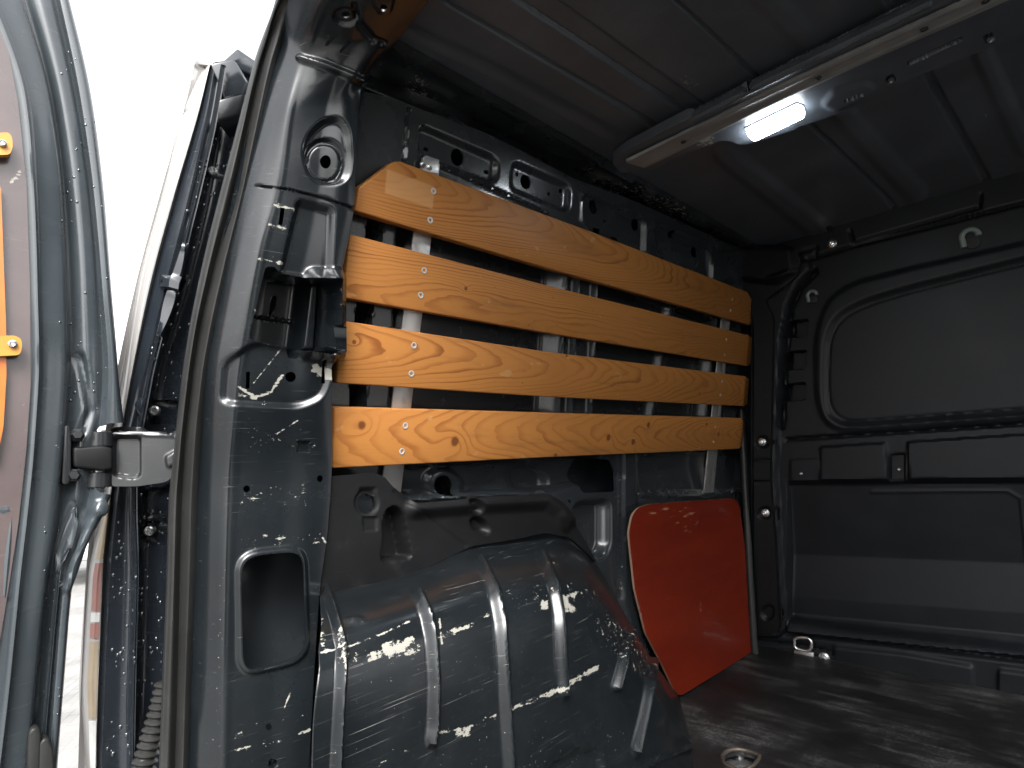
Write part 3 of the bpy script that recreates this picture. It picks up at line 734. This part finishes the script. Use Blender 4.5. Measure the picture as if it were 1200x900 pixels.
# rain drops that stayed in the channel and on the door edge
V, F = [], []
def drop(c, n, r_):
    u, v_, n = frame(n); b = len(V)
    for j, (rr_, h) in enumerate(((1, 0), (.8, .38), (.4, .55))):
        for k in range(7):
            a = 2 * math.pi * k / 7; V.append(np.asarray(c) + r_ * (rr_ * (u * math.cos(a) + v_ * math.sin(a) * 1.3) + n * h))
    V.append(np.asarray(c) + n * r_ * .6)
    for j in range(2):
        for k in range(7): F.append((b + j * 7 + k, b + j * 7 + (k + 1) % 7, b + (j + 1) * 7 + (k + 1) % 7, b + (j + 1) * 7 + k))
    for k in range(7): F.append((b + 14 + k, b + 14 + (k + 1) % 7, b + 21))
dg = bpy.context.evaluated_depsgraph_get()
def stick(ob, pts, rlo, rhi):
    from mathutils.bvhtree import BVHTree
    me = ob.data; bv = BVHTree.FromPolygons([v.co[:] for v in me.vertices], [p.vertices[:] for p in me.polygons])
    for p in pts:
        d = Vector(ray(np.array(p, float))); d.normalize()
        h = bv.ray_cast(Vector((0, 0, 0)), d, 5.0)
        if h[0] is None: continue
        n = h[1] if h[1].dot(d) < 0 else -h[1]
        drop(np.array(h[0]), np.array(n), random.uniform(rlo, rhi) * h[0].length)
chan = bpy.data.objects['drip_channel']
cr2 = np.array(cr, float)
pts = []
for i in range(230):
    y = random.uniform(150, 895) if i % 4 else random.uniform(600, 895)
    a0, a1 = np.interp(y, cr2, L1), np.interp(y, cr2, L4); pts.append((random.uniform(a0 + 3, a1 - 8), y))
stick(chan, pts, .0008, .0026)
stick(door, [(random.uniform(70, 130), random.uniform(60, 480)) for i in range(50)] + [(random.uniform(45, 75), random.uniform(600, 880)) for i in range(25)], .0008, .0018)
t = NT('water'); t.set('Base Color', (.02, .025, .03)).set('Roughness', .03).set('Specular IOR Level', .8).set('Coat Weight', 1.0); M_WATER = t.m
o = mesh_obj('rain_drops', V, F, M_WATER, van, 80); o['kind'] = 'stuff'

# ------------------------------------------------------------------ wheel arch
T_ = [(376, 694), (388, 690), (430, 682), (500, 661), (550, 637), (600, 629), (655, 624), (682, 638), (704, 668), (730, 715), (756, 760), (780, 795), (795, 815)]
S_ = [(374, 759), (386, 755), (430, 741), (490, 724), (545, 712), (600, 706), (645, 700), (682, 706), (716, 733), (748, 775), (776, 815), (794, 846), (806, 868)]
L_ = [(368, 851), (384, 849), (430, 845), (490, 835), (545, 825), (600, 815), (650, 806), (692, 806), (726, 822), (756, 845), (782, 868), (798, 880), (810, 883)]
xT = np.linspace(-.81, -.83, 13); xS = np.r_[np.full(9, -.632), -.635, -.645, -.655, -.668]; xL = np.r_[np.full(9, -.605), -.61, -.62, -.64, -.664]
cT, cS, cL = onX(a_(T_), xT), onX(a_(S_), xS), onX(a_(L_), xL)
yb = [.283, .31, .38, .46, .54, .62, .70, .78, .86, .95, 1.04, 1.10, 1.146]; xb = np.r_[np.full(9, -.60), -.605, -.615, -.635, -.664]
cB = np.stack([xb, yb, np.full(13, -.625)], -1)
cTS = (cT + cS) / 2 + np.array([.0, 0, .018]); cS2 = cS * .55 + cL * .45 + np.array([.006, 0, .008]); cS0 = cS * .8 + cTS * .2 + np.array([.004, 0, .006])
sec_ = [np.stack(s) for s in zip(cT, cTS, cS0, cS, cS2, cL, cB)]
G = np.stack(sec_, 0); G = np.concatenate([onX(proj(G[0]) + [3.0, 0], -.815)[None], G], 0)   # rear return, tucked back to the wall
                     # stations x 7
st = np.r_[np.linspace(0, .94, 5), np.linspace(1, 13, 480)]; G = pchip(np.r_[0, .97, np.arange(2., 14.)] if False else np.arange(14.), G, st)
xs = np.r_[0, np.cumsum([16, 14, 6, 26, 26, 34])].astype(float)
G = np.moveaxis(pchip(xs, np.moveaxis(G, 1, 0), np.arange(xs[-1] + 1)), 0, 1)
AF = [(line([(383, 690), (394, 728), (401, 760), (397, 830), (392, 930)], 7), .012, 9),
      (line([(491, 698), (500, 722), (505, 748), (508, 800), (507, 850), (504, 868)], 8), .013, 9),
      (line([(563, 658), (579, 692), (586, 730), (590, 800), (598, 930)], 8), .013, 9),
      (line([(633, 648), (649, 686), (655, 720), (657, 770), (660, 812)], 8), .013, 9),
      (line([(738, 742), (729, 776), (721, 805)], 6), .014, 7), (line([(766, 774), (755, 830), (744, 880)], 6), .014, 7),
      (poly([(625, 930), (650, 895), (680, 878), (705, 885), (712, 930)], 10), -.010, 9),
      (line([(730, 930), (760, 897), (808, 876)], 5), .006, 5), (ell(415, 727, 10, 3, 0), .004, 5)]
AW = [(line([(376, 765), (410, 757), (450, 742), (480, 728)], 3), .9, 6), (poly([(444, 752), (470, 748), (486, 742), (488, 755), (468, 764), (450, 772)], 6), .8, 12), (line([(405, 772), (490, 762)], 16), .62, 18),
      (line([(512, 748), (545, 735), (572, 722)], 8), .62, 10), (line([(515, 862), (580, 840)], 7), .8, 11), (line([(512, 872), (550, 858)], 3), .9, 5),
      (line([(596, 832), (650, 810), (700, 782)], 7), .82, 9), (poly([(630, 706), (642, 702), (644, 714), (634, 716)], 3), .95, 8), (poly([(657, 697), (680, 690), (676, 700), (667, 703), (678, 715), (662, 722)], 3), .85, 10),
      (line([(661, 700), (661, 742)], 3), 1.1, 4), (line([(600, 700), (700, 690)], 40), .36, 40), (poly([(690, 690), (760, 740), (790, 800), (740, 800), (690, 750)]), .40, 40), (line([(640, 660), (700, 650)], 30), .3, 30),
      (poly([(378, 870), (700, 830), (800, 860), (700, 930), (378, 930)]), .24, 50), (poly([(400, 770), (640, 740), (640, 840), (400, 880)]), .18, 50), (line([(395, 740), (402, 800)], 6), .7, 8), (line([(515, 725), (518, 755)], 3), .9, 4), (line([(375, 725), (378, 760)], 10), .6, 10)]
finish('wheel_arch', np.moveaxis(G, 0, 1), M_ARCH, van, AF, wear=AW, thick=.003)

# moulded plastic cover over the top of the arch
cov = [(370, 700), (380, 562), (392, 558), (436, 554), (450, 558), (462, 572), (486, 590), (560, 583), (640, 578), (660, 590), (672, 612), (690, 640), (704, 668), (692, 652), (668, 630), (640, 624), (604, 632), (552, 640), (500, 666), (440, 684)]
plate('arch_cover', lambda g_: onX(g_, -.772), cov, 1.8, M_PLAST, van, r=5, thick=.007,
      feats=[(ell(430, 589, 14, 15), -.003, 3), (ell(430, 590, 10.5, 11.5), -.04, 1.2), (poly([(422, 572), (440, 572), (440, 580), (422, 580)]), -.003, 2), (poly([(425, 606), (442, 606), (442, 622), (427, 622)]), -.003, 2),
             (poly([(449, 658), (451, 610), (456, 596), (466, 595), (472, 602), (481, 653)], 5), -.030, 6), 
             (line([(486, 596), (560, 590), (640, 586), (668, 606)], 14), .012, 16), (ell(556, 593, 9, 6, 40), -.014, 5), (ell(563, 616, 11, 7, 40), -.014, 5), (ell(659, 612, 6, 11, -25), .006, 6),
             (line([(462, 576), (545, 640)], 2), -.003, 4), (poly([(486, 592), (545, 640), (500, 662), (440, 640)], 4), .0, 8)], wear=[(line([(505, 605), (550, 625)], 3), .5, 6)])

# ------------------------------------------------------------------ bulkhead
BK = []
bl = lambda pts, w_, d, rmp=4.5: BK.append((line(pts, w_ + .6), d, max(rmp, 4.5)))
bp = lambda pts, r_, d, rmp=4: BK.append((poly(pts, r_), d, rmp))
bp([(884, 318), (915, 310), (940, 300), (955, 316), (930, 345), (917, 395), (911, 560), (920, 745), (884, 745)], 10, .022, 5)          # left post
bl([(940, 306), (1000, 288), (1100, 263), (1240, 228)], 2.5, -.010)                                                               # seam under the header
bl([(996, 271), (1000, 285), (1148, 243), (1150, 228)], 2.2, -.008); bl([(935, 296), (956, 290), (955, 300)], 2, -.006)
bl([(955, 318), (938, 335), (926, 360), (920, 420), (916, 500)], 5, -.02, 5)
# window blank with its raised frame
outer = [(956, 560 - 110), (957, 390), (970, 352), (1000, 332), (1060, 317), (1260, 272), (1260, 486), (990, 505), (970, 498), (960, 480)]
inner = [(966, 450), (968, 395), (980, 370), (1008, 354), (1060, 338), (1260, 288), (1260, 480), (990, 499), (974, 490), (968, 478)]
bp(outer, 18, .007, 8); bp(inner, 16, -.012, 8)
inner2 = [(970, 450), (972, 398), (984, 374), (1011, 359), (1062, 343), (1260, 294), (1260, 474), (992, 494), (978, 486), (972, 474)]
BK.append((lambda px: np.abs(sd_poly(px, rounded(inner2, 16))) - .8, -.003, 3))
for q_ in ([(921, 376), (948, 373), (948, 393), (942, 396), (919, 397)], [(919, 412), (946, 409), (946, 431), (940, 434), (917, 434)], [(917, 450), (945, 447), (946, 467), (940, 470), (914, 471)]): bp(q_, 4, -.035, 1.4)
bl([(922, 515), (1000, 510), (1240, 494)], 2.6, -.012)
# shelf panels
bp([(962, 524), (1038, 519), (1042, 562), (962, 563)], 3, .012, 4); bp([(1064, 518), (1250, 506), (1250, 560), (1066, 562)], 3, .012, 4); bp([(1043, 533), (1060, 532), (1060, 563), (1043, 563)], 2, -.010, 3)
bp([(926, 539), (960, 537), (962, 563), (926, 564)], 2, .004, 2)
# lower recess: dark undercut, then a panel sloping towards the bay
def recess(px):
    """section of the lower panel: undercut below the shelf, a ramp facing up, a second undercut, then the sill"""
    t_ = (px[..., 0] - 923) / 347.0
    y = px[..., 1]
    lv = [564 - 3 * t_, 569 - 3 * t_, 652 + 15 * t_, 702 + 26 * t_, 722 + 34 * t_, 746 + 34 * t_]
    hv = [0, -.018, -.046, -.034, -.036, 0.0]
    out = np.zeros_like(y)
    for k in range(5):
        f_ = (y - lv[k]) / (lv[k + 1] - lv[k]); m = (f_ >= 0) & (f_ < 1)
        out = np.where(m, hv[k] + (hv[k + 1] - hv[k]) * f_, out)
    return out
BK.append((poly([(923, 555), (1290, 548), (1290, 800), (923, 750)], 2), recess, 3))
bl([(1020, 577), (1180, 576), (1195, 585), (1205, 700)], 1.6, .003, 2)
bp([(923, 727), (1000, 737), (1270, 768), (1270, 775), (923, 741)], 1, .030, 5)
bl([(915, 741), (1000, 750), (1270, 783)], 4, -.010, 7); bl([(884, 751), (940, 757), (976, 764)], 2.4, -.008)
bp([(977, 757), (1060, 766), (1140, 780), (1142, 830), (977, 800)], 4, .008, 5); bp([(1170, 784), (1270, 797), (1270, 840), (1170, 820)], 4, .008, 5)
bp([(895, 710), (906, 710), (914, 718), (915, 730), (895, 732)], 4, -.012, 3)
P = onY(pxgrid(880, 190, 1250, 850, 1.7), BULK)
BV = (P[..., 2] < .66)
finish('bulkhead', P, M_BULK, van, BK, wear=[(line([(1100, 515), (1140, 510)], 3), .4, 5), (line([(1010, 601), (1105, 602)], 1.5), .6, 4)], thick=.004)
e = proj(np.array([[0, BULK, 0.0]]))
pr = onY(a_([(1249, 180), (1249, 860)]), BULK)
prism('bulkhead_panel', [(pr[0][0], BULK, -.64), (.83, BULK, -.64), (.83, BULK, .66), (pr[0][0], BULK, .66)], (0, .02, 0), M_BULK, van, .003)
prism('bulkhead_panel', [(-.86, BULK + .09, -.64), (pr[0][0], BULK + .09, -.64), (pr[0][0], BULK + .09, .68), (-.86, BULK + .09, .68)], (0, .01, 0), M_BULK, van, .003)
def bolt(px, Y, r_, mat=M_STEEL, name='bolt'):
    c = onY(np.array(px, float), Y); return lathe(name, c, (0, -1, 0), [(r_ * 1.5, -.002), (r_ * 1.5, .001), (r_ * 1.25, .003), (r_, .004), (r_ * .9, .010), (r_ * .45, .011), (r_ * .4, .006), (0, .006)], mat, van, 16, 30)
bolt((975, 285.5), BULK - .0, .0085, M_CHROME); bolt((966, 771), BULK - .004, .010)
bolt((939, 555), BULK - .002, .0035, M_STEEL, 'screw'); bolt((1054, 550), BULK + .004, .0035, M_STEEL, 'screw'); bolt((972, 268), BULK - .02, .005, M_PLAST, 'screw')
M_PALE = simple('pale_green_plastic', (0.168, 0.2072, 0.1848), .5)
for (x, y, s_) in ((952, 347, 1.0), (1137, 278, 1.35)):
    c = onY(np.array([x, y], float), BULK - .006); r_ = .013 * s_
    path = [c + np.array([r_ * math.cos(a), -.002, r_ * math.sin(a) + .002]) for a in np.linspace(math.pi * 1.12, -.15, 14)]
    path = [path[0] + np.array([0, 0, -.014 * s_])] + path
    tube('coat_hook', path, .0052 * s_, M_PALE, van, 8)
    lathe('hook_pocket', c + np.array([.003, .002, -.012 * s_]), (0, -1, 0), [(.012 * s_, 0), (.011 * s_, .003), (.008 * s_, .004), (0, .004)], M_TYRE, van, 12)
# lashing ring at the foot of the bulkhead
ctr = [(931, 749), (937, 747), (947, 748), (951, 753), (950, 760), (945, 763), (936, 761), (931, 757)]
tube('lashing_ring', smooth_curve(onY(a_(ctr + ctr[:1]), BULK - .03), 40)[:-1], .0042, M_CHROME, van, 8, True)
prism('ring_bracket', onY(a_([(930, 762), (953, 765), (954, 776), (929, 773)]), BULK - .012), (0, .012, 0), M_STEEL, van, .003)
# trim on the pillar ahead of the wall
pt = [(836, 290), (872, 287), (928, 288), (938, 302), (936, 322), (918, 336), (896, 352), (906, 372), (904, 470), (902, 560), (908, 640), (913, 740), (889, 742), (886, 640), (883, 560), (884, 390), (878, 346), (850, 328), (838, 320)]
plate('pillar_trim', lambda g_: onY(g_, 1.83), pt, 1.8, M_PLAST, van, r=6, thick=.03,
      feats=[(poly([(842, 290), (930, 290), (934, 318), (915, 332), (846, 322)], 8), .02, 10), (line([(850, 322), (900, 330), (935, 318)], 4), .008, 6), (line([(849, 300), (851, 318)], 5), .006, 4), (line([(884, 540), (908, 539)], 2), -.005, 2.2), (line([(884, 564), (910, 565)], 2), -.005, 2.2), (ell(893, 518, 7), -.010, 2.5), (ell(896, 601, 7), -.010, 2.5), (ell(900, 718, 7, 8), -.010, 2.5)])
bolt((893, 518), 1.835, .0085); bolt((897, 601), 1.835, .0085)
tube('edge_seal', smooth_curve(onX(a_([(866, 380), (868, 470), (872, 545), (877, 640), (883, 745), (885, 772)]), -.795), 40), .011, M_RUB, van, 10)

# ------------------------------------------------------------------ floor board
def floor_mat():
    t = NT('worn_black_floor'); v = t.obj()
    a = t.noise(t.map(v, (6, 42, 6), (0, 0, -.12)), 1.0, 6, .7); b = t.noise(v, 5, 5, .65); c2 = t.noise(t.map(v, (46, 7, 6), (0, 0, .25)), 1.0, 5, .7); f = t.noise(v, 160, 3, .7)
    k = t.M('MULTIPLY', t.ss(t.M('ADD', t.M('MULTIPLY', a, .6), t.M('MULTIPLY', b, .4)), .48, .68), t.ss(f, .25, .75))
    k2 = t.M('MULTIPLY', t.ss(t.M('ADD', t.M('MULTIPLY', c2, .6), t.M('MULTIPLY', b, .4)), .52, .70), t.ss(f, .3, .75))
    c = t.mix(t.M('MULTIPLY', k, .95), (0.0060, 0.0065, 0.0072), (0.115, 0.114, 0.111)); c = t.mix(t.M('MULTIPLY', k2, .6), c, (0.082, 0.081, 0.079))
    c = t.mix(t.M('MULTIPLY', scratches(t, v, 1.1, True), .55), c, (0.2016, 0.1848, 0.1624))
    t.set('Base Color', c); t.set('Roughness', t.ss(b, .3, .7, .42, .7)); t.bump(t.noise(v, 220, 3, .6), .25, .001); return t.m
X, Y = np.meshgrid(np.linspace(-.835, .80, 220), np.linspace(.22, 1.868, 240))
fb = finish('floor_board', np.stack([X, Y, np.full(X.shape, FLOOR)], -1), floor_mat(), None, thick=.012,
            cuts=[poly([(846, 886), (851, 881), (864, 878), (880, 881), (890, 886), (884, 896), (864, 902), (850, 895)], 4)])
fb['label'] = 'black worn plywood floor board with pale scuff streaks in the cargo bay'; fb['category'] = 'floor board'
mesh_obj('floor_pan', [(-.84, .2, FLOOR - .05), (.84, .2, FLOOR - .05), (.84, 1.9, FLOOR - .05), (-.84, 1.9, FLOOR - .05)], [(0, 1, 2, 3)], M_INNER, van, None, .004)
M_RUST = simple('worn_steel_rim', (.11, .09, .075), .45, .6)
rim = [(846, 886), (851, 881), (864, 878), (880, 881), (890, 886), (884, 896), (864, 902), (850, 895)]
tube('lashing_cup', smooth_curve(onZ(a_(rim + rim[:1]), FLOOR + .001), 40)[:-1], .0038, M_RUST, van, 8, True)
cc = onZ(a_([(868, 890)])[0], FLOOR - .03); lathe('lashing_eye', cc, (0, 0, 1), [(.05, 0), (.04, .004), (.012, .006), (.010, .02), (0, .021)], M_STEEL, van, 20, 40, 1.0, .8)

# ------------------------------------------------------------------ red plywood panel
def red_mat():
    t = NT('red_film_plywood'); v = t.obj(); wr = t.attr('wear')
    b = t.noise(t.map(v, (3, 3, 14)), 1.0, 4, .6); f = t.noise(t.map(v, (60, 18, 90)), 1.0, 4, .7)
    c = t.mix(t.ss(b, .3, .75), (.140, .0135, .0042), (.108, .0092, .0034))
    c = t.mix(t.ss(t.M('ADD', f, t.M('MULTIPLY', wr, .3)), .70, .80), c, (0.2912, 0.1512, 0.0896)); c = t.mix(t.M('MULTIPLY', scratches(t, v, .2), .35), c, (0.28, 0.14, 0.0896))
    t.set('Base Color', c); t.set('Roughness', t.M('ADD', t.M('MULTIPLY', b, .2), .25)); t.set('Coat Weight', .1); t.set('Specular IOR Level', .3); t.bump(t.noise(t.map(v, (20, 20, 260)), 1.0, 2, .5), .12, .0008); return t.m
red = plate('plywood_panel', lambda g_: onX(g_, -.802), [(737, 625), (741, 604), (748, 595), (760, 591), (810, 587), (858, 584), (866, 589), (869, 610), (874, 650), (880, 720), (881, 764), (840, 790), (797, 816), (790, 808), (777, 780), (757, 742), (744, 690)], 2.0, red_mat(), None, r=4, thick=.006, smooth=30,
            feats=[(ell(741, 637, 2, 2.6), -.006, 1.2), (ell(750, 719, 2, 2.4), -.006, 1.2), (ell(784, 593, 2, 3), -.006, 1.2)],
            wear=[(ell(803, 610, 22, 14), .55, 18), (line([(760, 599), (785, 597)], 7), .6, 10), (line([(821, 702), (821, 716)], 2), 1.0, 3), (line([(786, 728), (788, 742)], 2), .9, 3), (line([(774, 704), (782, 702)], 4), .8, 5), (line([(842, 684), (852, 680)], 3), .6, 5)])
red.data.materials.append(simple('plywood_edge', (.24, .15, .10), .7)); red.modifiers[0].material_offset_rim = 1
red['label'] = 'dark red plywood panel with rounded corner covering the wall ahead of the wheel arch'; red['category'] = 'panel'

# ------------------------------------------------------------------ timber slats on their aluminium bars
def onS(p, off=0.0):
    d = ray(np.asarray(p, float)); return d * ((SLAT_O + off) / (d[..., 0] - .2 * d[..., 2]))[..., None]
S_N = np.array([1, 0, -.2]); S_N /= np.linalg.norm(S_N)
S_V = np.array([.2, 0, 1.0]); S_V /= np.linalg.norm(S_V)
def gc(P): return np.stack([P[..., 1], P @ S_V, P @ S_N], -1)
def wood(name, knots, pith, h0, slope, seed, tone=1.0, patch=None, freq=205):
    """flat sawn pine: growth rings round a pith line that runs at a shallow angle below the face"""
    t = NT(name); v = t.attr('grain', True); sx = t.sep(v); u, vv, ww = sx[0], sx[1], sx[2]
    sv = t.comb(t.M('MULTIPLY', u, 2.6), t.M('MULTIPLY', vv, 9), seed)
    n1 = t.M('SUBTRACT', t.noise(sv, 1.0, 2, .5), .5)
    n2 = t.M('SUBTRACT', t.noise(t.comb(t.M('MULTIPLY', u, 9), t.M('MULTIPLY', vv, 30), seed + 3), 1.0, 3, .55), .5)
    dv = t.M('SUBTRACT', vv, pith)
    hh = t.M('ADD', t.M('ADD', h0, t.M('MULTIPLY', u, slope)), t.M('MULTIPLY', n1, .026))
    r = t.M('SQRT', t.M('ADD', t.M('MULTIPLY', dv, dv), t.M('MULTIPLY', hh, hh)))
    r = t.M('ADD', r, t.M('MULTIPLY', n2, .0045))
    kc = None
    for (ku, kv, kr) in knots:
        du = t.M('MULTIPLY', t.M('SUBTRACT', u, ku), .62); dk = t.M('SUBTRACT', vv, kv)
        d = t.M('SQRT', t.M('ADD', t.M('MULTIPLY', du, du), t.M('MULTIPLY', dk, dk)))
        r = t.M('ADD', r, t.ss(d, 0.0, kr * 3.2, kr * .8, 0.0))
        du2 = t.M('SUBTRACT', u, ku); d2 = t.M('SQRT', t.M('ADD', t.M('MULTIPLY', du2, du2), t.M('MULTIPLY', dk, dk)))
        k = t.ss(t.M('ADD', d2, t.M('MULTIPLY', n2, kr * .8)), kr * .55, kr * 1.15, 1.0, 0.0); kc = k if kc is None else t.M('MAXIMUM', kc, k)
    rf_ = t.M('MULTIPLY', r, freq); ring = t.M('FRACT', rf_)
    wn_ = t.nd('ShaderNodeTexWhiteNoise', noise_dimensions='1D'); t.set(wn_.inputs['W'], t.M('FLOOR', rf_))
    late = t.M('MULTIPLY', t.M('MULTIPLY', t.ss(ring, .48, .93), t.ss(ring, .95, 1.0, 1.0, 0.0)), t.M('ADD', .25, t.M('MULTIPLY', wn_.outputs[0], .75)))
    fib = t.noise(t.comb(t.M('MULTIPLY', u, 14), t.M('MULTIPLY', vv, 520), seed), 1.0, 3, .6)
    blo = t.noise(t.comb(t.M('MULTIPLY', u, 4), t.M('MULTIPLY', vv, 14), seed + 9), 1.0, 4, .6)
    e_, l_ = tuple(x * tone for x in (0.355, 0.146, 0.036)), tuple(x * tone for x in (0.140, 0.036, 0.006))
    c = t.mix(t.M('MULTIPLY', late, t.ss(blo, .3, .7, .95, .45)), e_, l_)
    c = t.mix(t.M('MULTIPLY', t.ss(blo, .42, .75), .5), c, tuple(x * tone for x in (0.308, 0.1232, 0.0336)))
    c = t.mix(t.M('MULTIPLY', t.ss(fib, .5, .78), .30), c, tuple(x * tone for x in (0.252, 0.0952, 0.0269)))
    spk = t.noise(t.comb(t.M('MULTIPLY', u, 60), t.M('MULTIPLY', vv, 150), seed), 1.0, 2, .5)
    c = t.mix(t.M('MULTIPLY', t.ss(spk, .74, .78), .7), c, (0.056, 0.0224, 0.0084))
    rub = t.noise(t.comb(t.M('MULTIPLY', u, 3.2), t.M('MULTIPLY', vv, 26), seed + 31), 1.0, 5, .65)
    c = t.mix(t.M('MULTIPLY', t.ss(rub, .56, .74), .45), c, (.135, .068, .030))
    if kc is not None: c = t.mix(t.M('MULTIPLY', kc, .85), c, (0.0728, 0.0196, 0.0056))
    if patch:
        (u0, u1, v0, v1) = patch
        m = t.M('MULTIPLY', t.M('MULTIPLY', t.ss(u, u0, u0 + .004), t.ss(u, u1 - .004, u1, 1.0, 0.0)), t.M('MULTIPLY', t.ss(vv, v0, v0 + .004), t.ss(vv, v1 - .004, v1, 1.0, 0.0)))
        c = t.mix(t.M('MULTIPLY', m, .6), c, (0.4144, 0.224, 0.0952))
    sc_ = t.noise(t.comb(t.M('MULTIPLY', u, 18), t.M('MULTIPLY', vv, 36), seed + 20), 1.0, 3, .6)
    c = t.mix(t.M('MULTIPLY', t.ss(sc_, .66, .72), .45), c, (0.392, 0.2352, 0.112))
    t.set('Base Color', c); t.set('Roughness', t.M('ADD', t.M('MULTIPLY', fib, .2), .40)); t.set('Coat Weight', .04); t.set('Coat Roughness', .35); t.set('Specular IOR Level', .22)
    t.bump(t.M('ADD', t.M('MULTIPLY', late, .4), t.M('MULTIPLY', fib, .5)), .14, .0015)
    return t.m
rack = thing('slat_rack', 'rack of four varnished pine slats screwed to two aluminium bars on the side wall', 'slat rack', (-.79, .45, FLOOR))
PL = [([(416, 247), (421, 219), (462, 189), (470, 189), (690, 270), (876, 342), (886, 360), (883, 377), (880, 381), (640, 314)], [], .25, .050, .060, 1.3, .86),
      ([(402, 349), (410, 275), (414, 275), (640, 334), (878, 393), (882, 396), (880, 427), (876, 429), (640, 390)], [(546, 338, .0042), (800, 396, .003)], -.5, .120, -.020, 4.1, .88),
      ([(395, 449), (399, 376), (404, 376), (640, 412), (874, 441), (878, 444), (876, 474), (872, 476), (640, 465)], [(401, 396, .0075), (664, 417, .004), (415, 401, .004), (820, 462, .004)], .08, .020, .070, 7.7, .94),
      ([(390, 549), (392, 477), (396, 477), (640, 484), (868, 490), (872, 493), (870, 523), (866, 526), (640, 536)], [(424, 498, .0085), (533, 518, .0105), (713, 513, .009), (742, 518, .009), (760, 498, .009), (842, 509, .008), (828, 497, .006), (651, 534, .006)], -.05, .190, -.085, 12.2, 1.0)]
SCR = [[(508, 224), (504, 258), (858, 351), (856, 364)], [(497, 317), (493, 346), (851, 398), (849, 416)], [(485, 405), (482, 438), (846, 447), (844, 463)], [(475, 499), (471, 529), (838, 500), (836, 518)]]
LB = ['topmost slat with angled corners and a pale square patch', 'second slat from the top, plain grain with few knots', 'third slat from the top, wavy grain with a dark knot at its end', 'lowest slat with arched grain and many round knots']
M_SCREW = simple('screw_zinc', (0.448, 0.4424, 0.42), .4, .3)
for i, (pp, kn, pi_, h0, sl, sd, tone) in enumerate(PL):
    pts = onS(a_(pp)); vc = (pts @ S_V).mean()
    kk = []
    for kx, ky, kr in kn:
        q_ = gc(onS(a_([(kx, ky)]))[0]); kk.append((q_[0], q_[1], kr))
    patch = None
    if i == 0:
        qa, qb = gc(onS(a_([(452, 199)]))[0]), gc(onS(a_([(507, 258)]))[0]); patch = (qa[0], qb[0], min(qa[1], qb[1]) + .016, qa[1] + .004)
    mt = wood('pine_slat_' + 'abcd'[i], kk, vc + pi_ * .1, h0, sl, sd, tone, patch, (330, 340, 250, 225)[i])
    o = prism('slat', pts, -S_N * .020, mt, rack, .0025, 3, 40)
    co = np.array([v.co[:] for v in o.data.vertices]); at = o.data.attributes.new('grain', 'FLOAT_VECTOR', 'POINT'); at.data.foreach_set('vector', gc(co).astype(np.float32).ravel())
    o['label'] = LB[i]
    for j, s_ in enumerate(SCR[i]):
        c = onS(a_([s_]))[0] + S_N * .0002; r_ = .0054 if j < 2 else .004
        lathe('screw', c, S_N, [(r_, -.001), (r_, .0006), (r_ * .8, .0009), (r_ * .48, .0003), (r_ * .4, -.002), (0, -.002)], M_SCREW, o, 14, 30)
# bars
lb = onS(a_([(496, 186), (516, 192), (470, 577), (447, 575)]), -.0205)
prism('aluminium_bar', lb, -S_N * .004, M_ALU, rack, .0008)
tabp = onS(a_([(496, 184), (500, 182), (515, 187), (514, 204), (494, 200)]), -.017)
prism('bar_tab', tabp, -S_N * .006, M_ALU, rack, .001)
for px in ((502, 190.5), (510, 193.5)):
    c = onS(a_([px]))[0] - S_N * .0165; lathe('tab_screw', c, S_N, [(.0052, -.001), (.0052, .002), (.004, .003), (.0016, .0025), (.0012, .0005), (0, .0005)], M_STEEL, rack, 12, 30)
c = onS(a_([(463, 571)]))[0] - S_N * .0195; lathe('tab_screw', c, S_N, [(.004, -.001), (.004, .002), (0, .0028)], M_STEEL, rack, 10, 30)
rb = onS(a_([(846, 368), (853, 371), (833, 580), (825, 577)]), -.0205)
prism('aluminium_bar', rb, -S_N * .003, M_ALU, rack, .0006)
rb2 = onS(a_([(853, 371), (856, 371), (836, 582), (833, 580)]), -.0205); prism('bar_flange', rb2, -S_N * .03 + np.array([0, .006, 0]), M_ALU, rack, .0006)
c = onS(a_([(831, 578)]))[0] - S_N * .0195; lathe('tab_screw', c, S_N, [(.005, -.001), (.005, .002), (0, .0028)], M_STEEL, rack, 10, 30)

# ------------------------------------------------------------------ lit interior lamp
lamp = thing('interior_lamp', 'lit white strip lamp on the roof bow beside the metal rail', 'lamp', tuple(onZ(a_([(908, 143)])[0], .60)))
M_LAMPB = simple('lamp_housing', (0.392, 0.4032, 0.4144), .4)
hz_ = onZ(a_([(872, 151), (934, 121), (942, 124), (945, 133), (886, 163), (879, 162)]), .6015); prism('housing', hz_, (0, 0, .006), M_LAMPB, lamp, .0015)
t = NT('lamp_diffuser'); t.set('Base Color', (.8, .82, .85)); t.set('Emission Color', (.86, .94, 1.0)); t.set('Emission Strength', 13.0); M_LIT = t.m
dz = onZ(a_([(874, 152), (933, 123), (940, 125.5), (943, 132), (886, 160), (880, 160)]), .600); prism('diffuser', dz - np.array([0, 0, .011]), (0, 0, .012), M_LIT, lamp, .005, 4, 60)
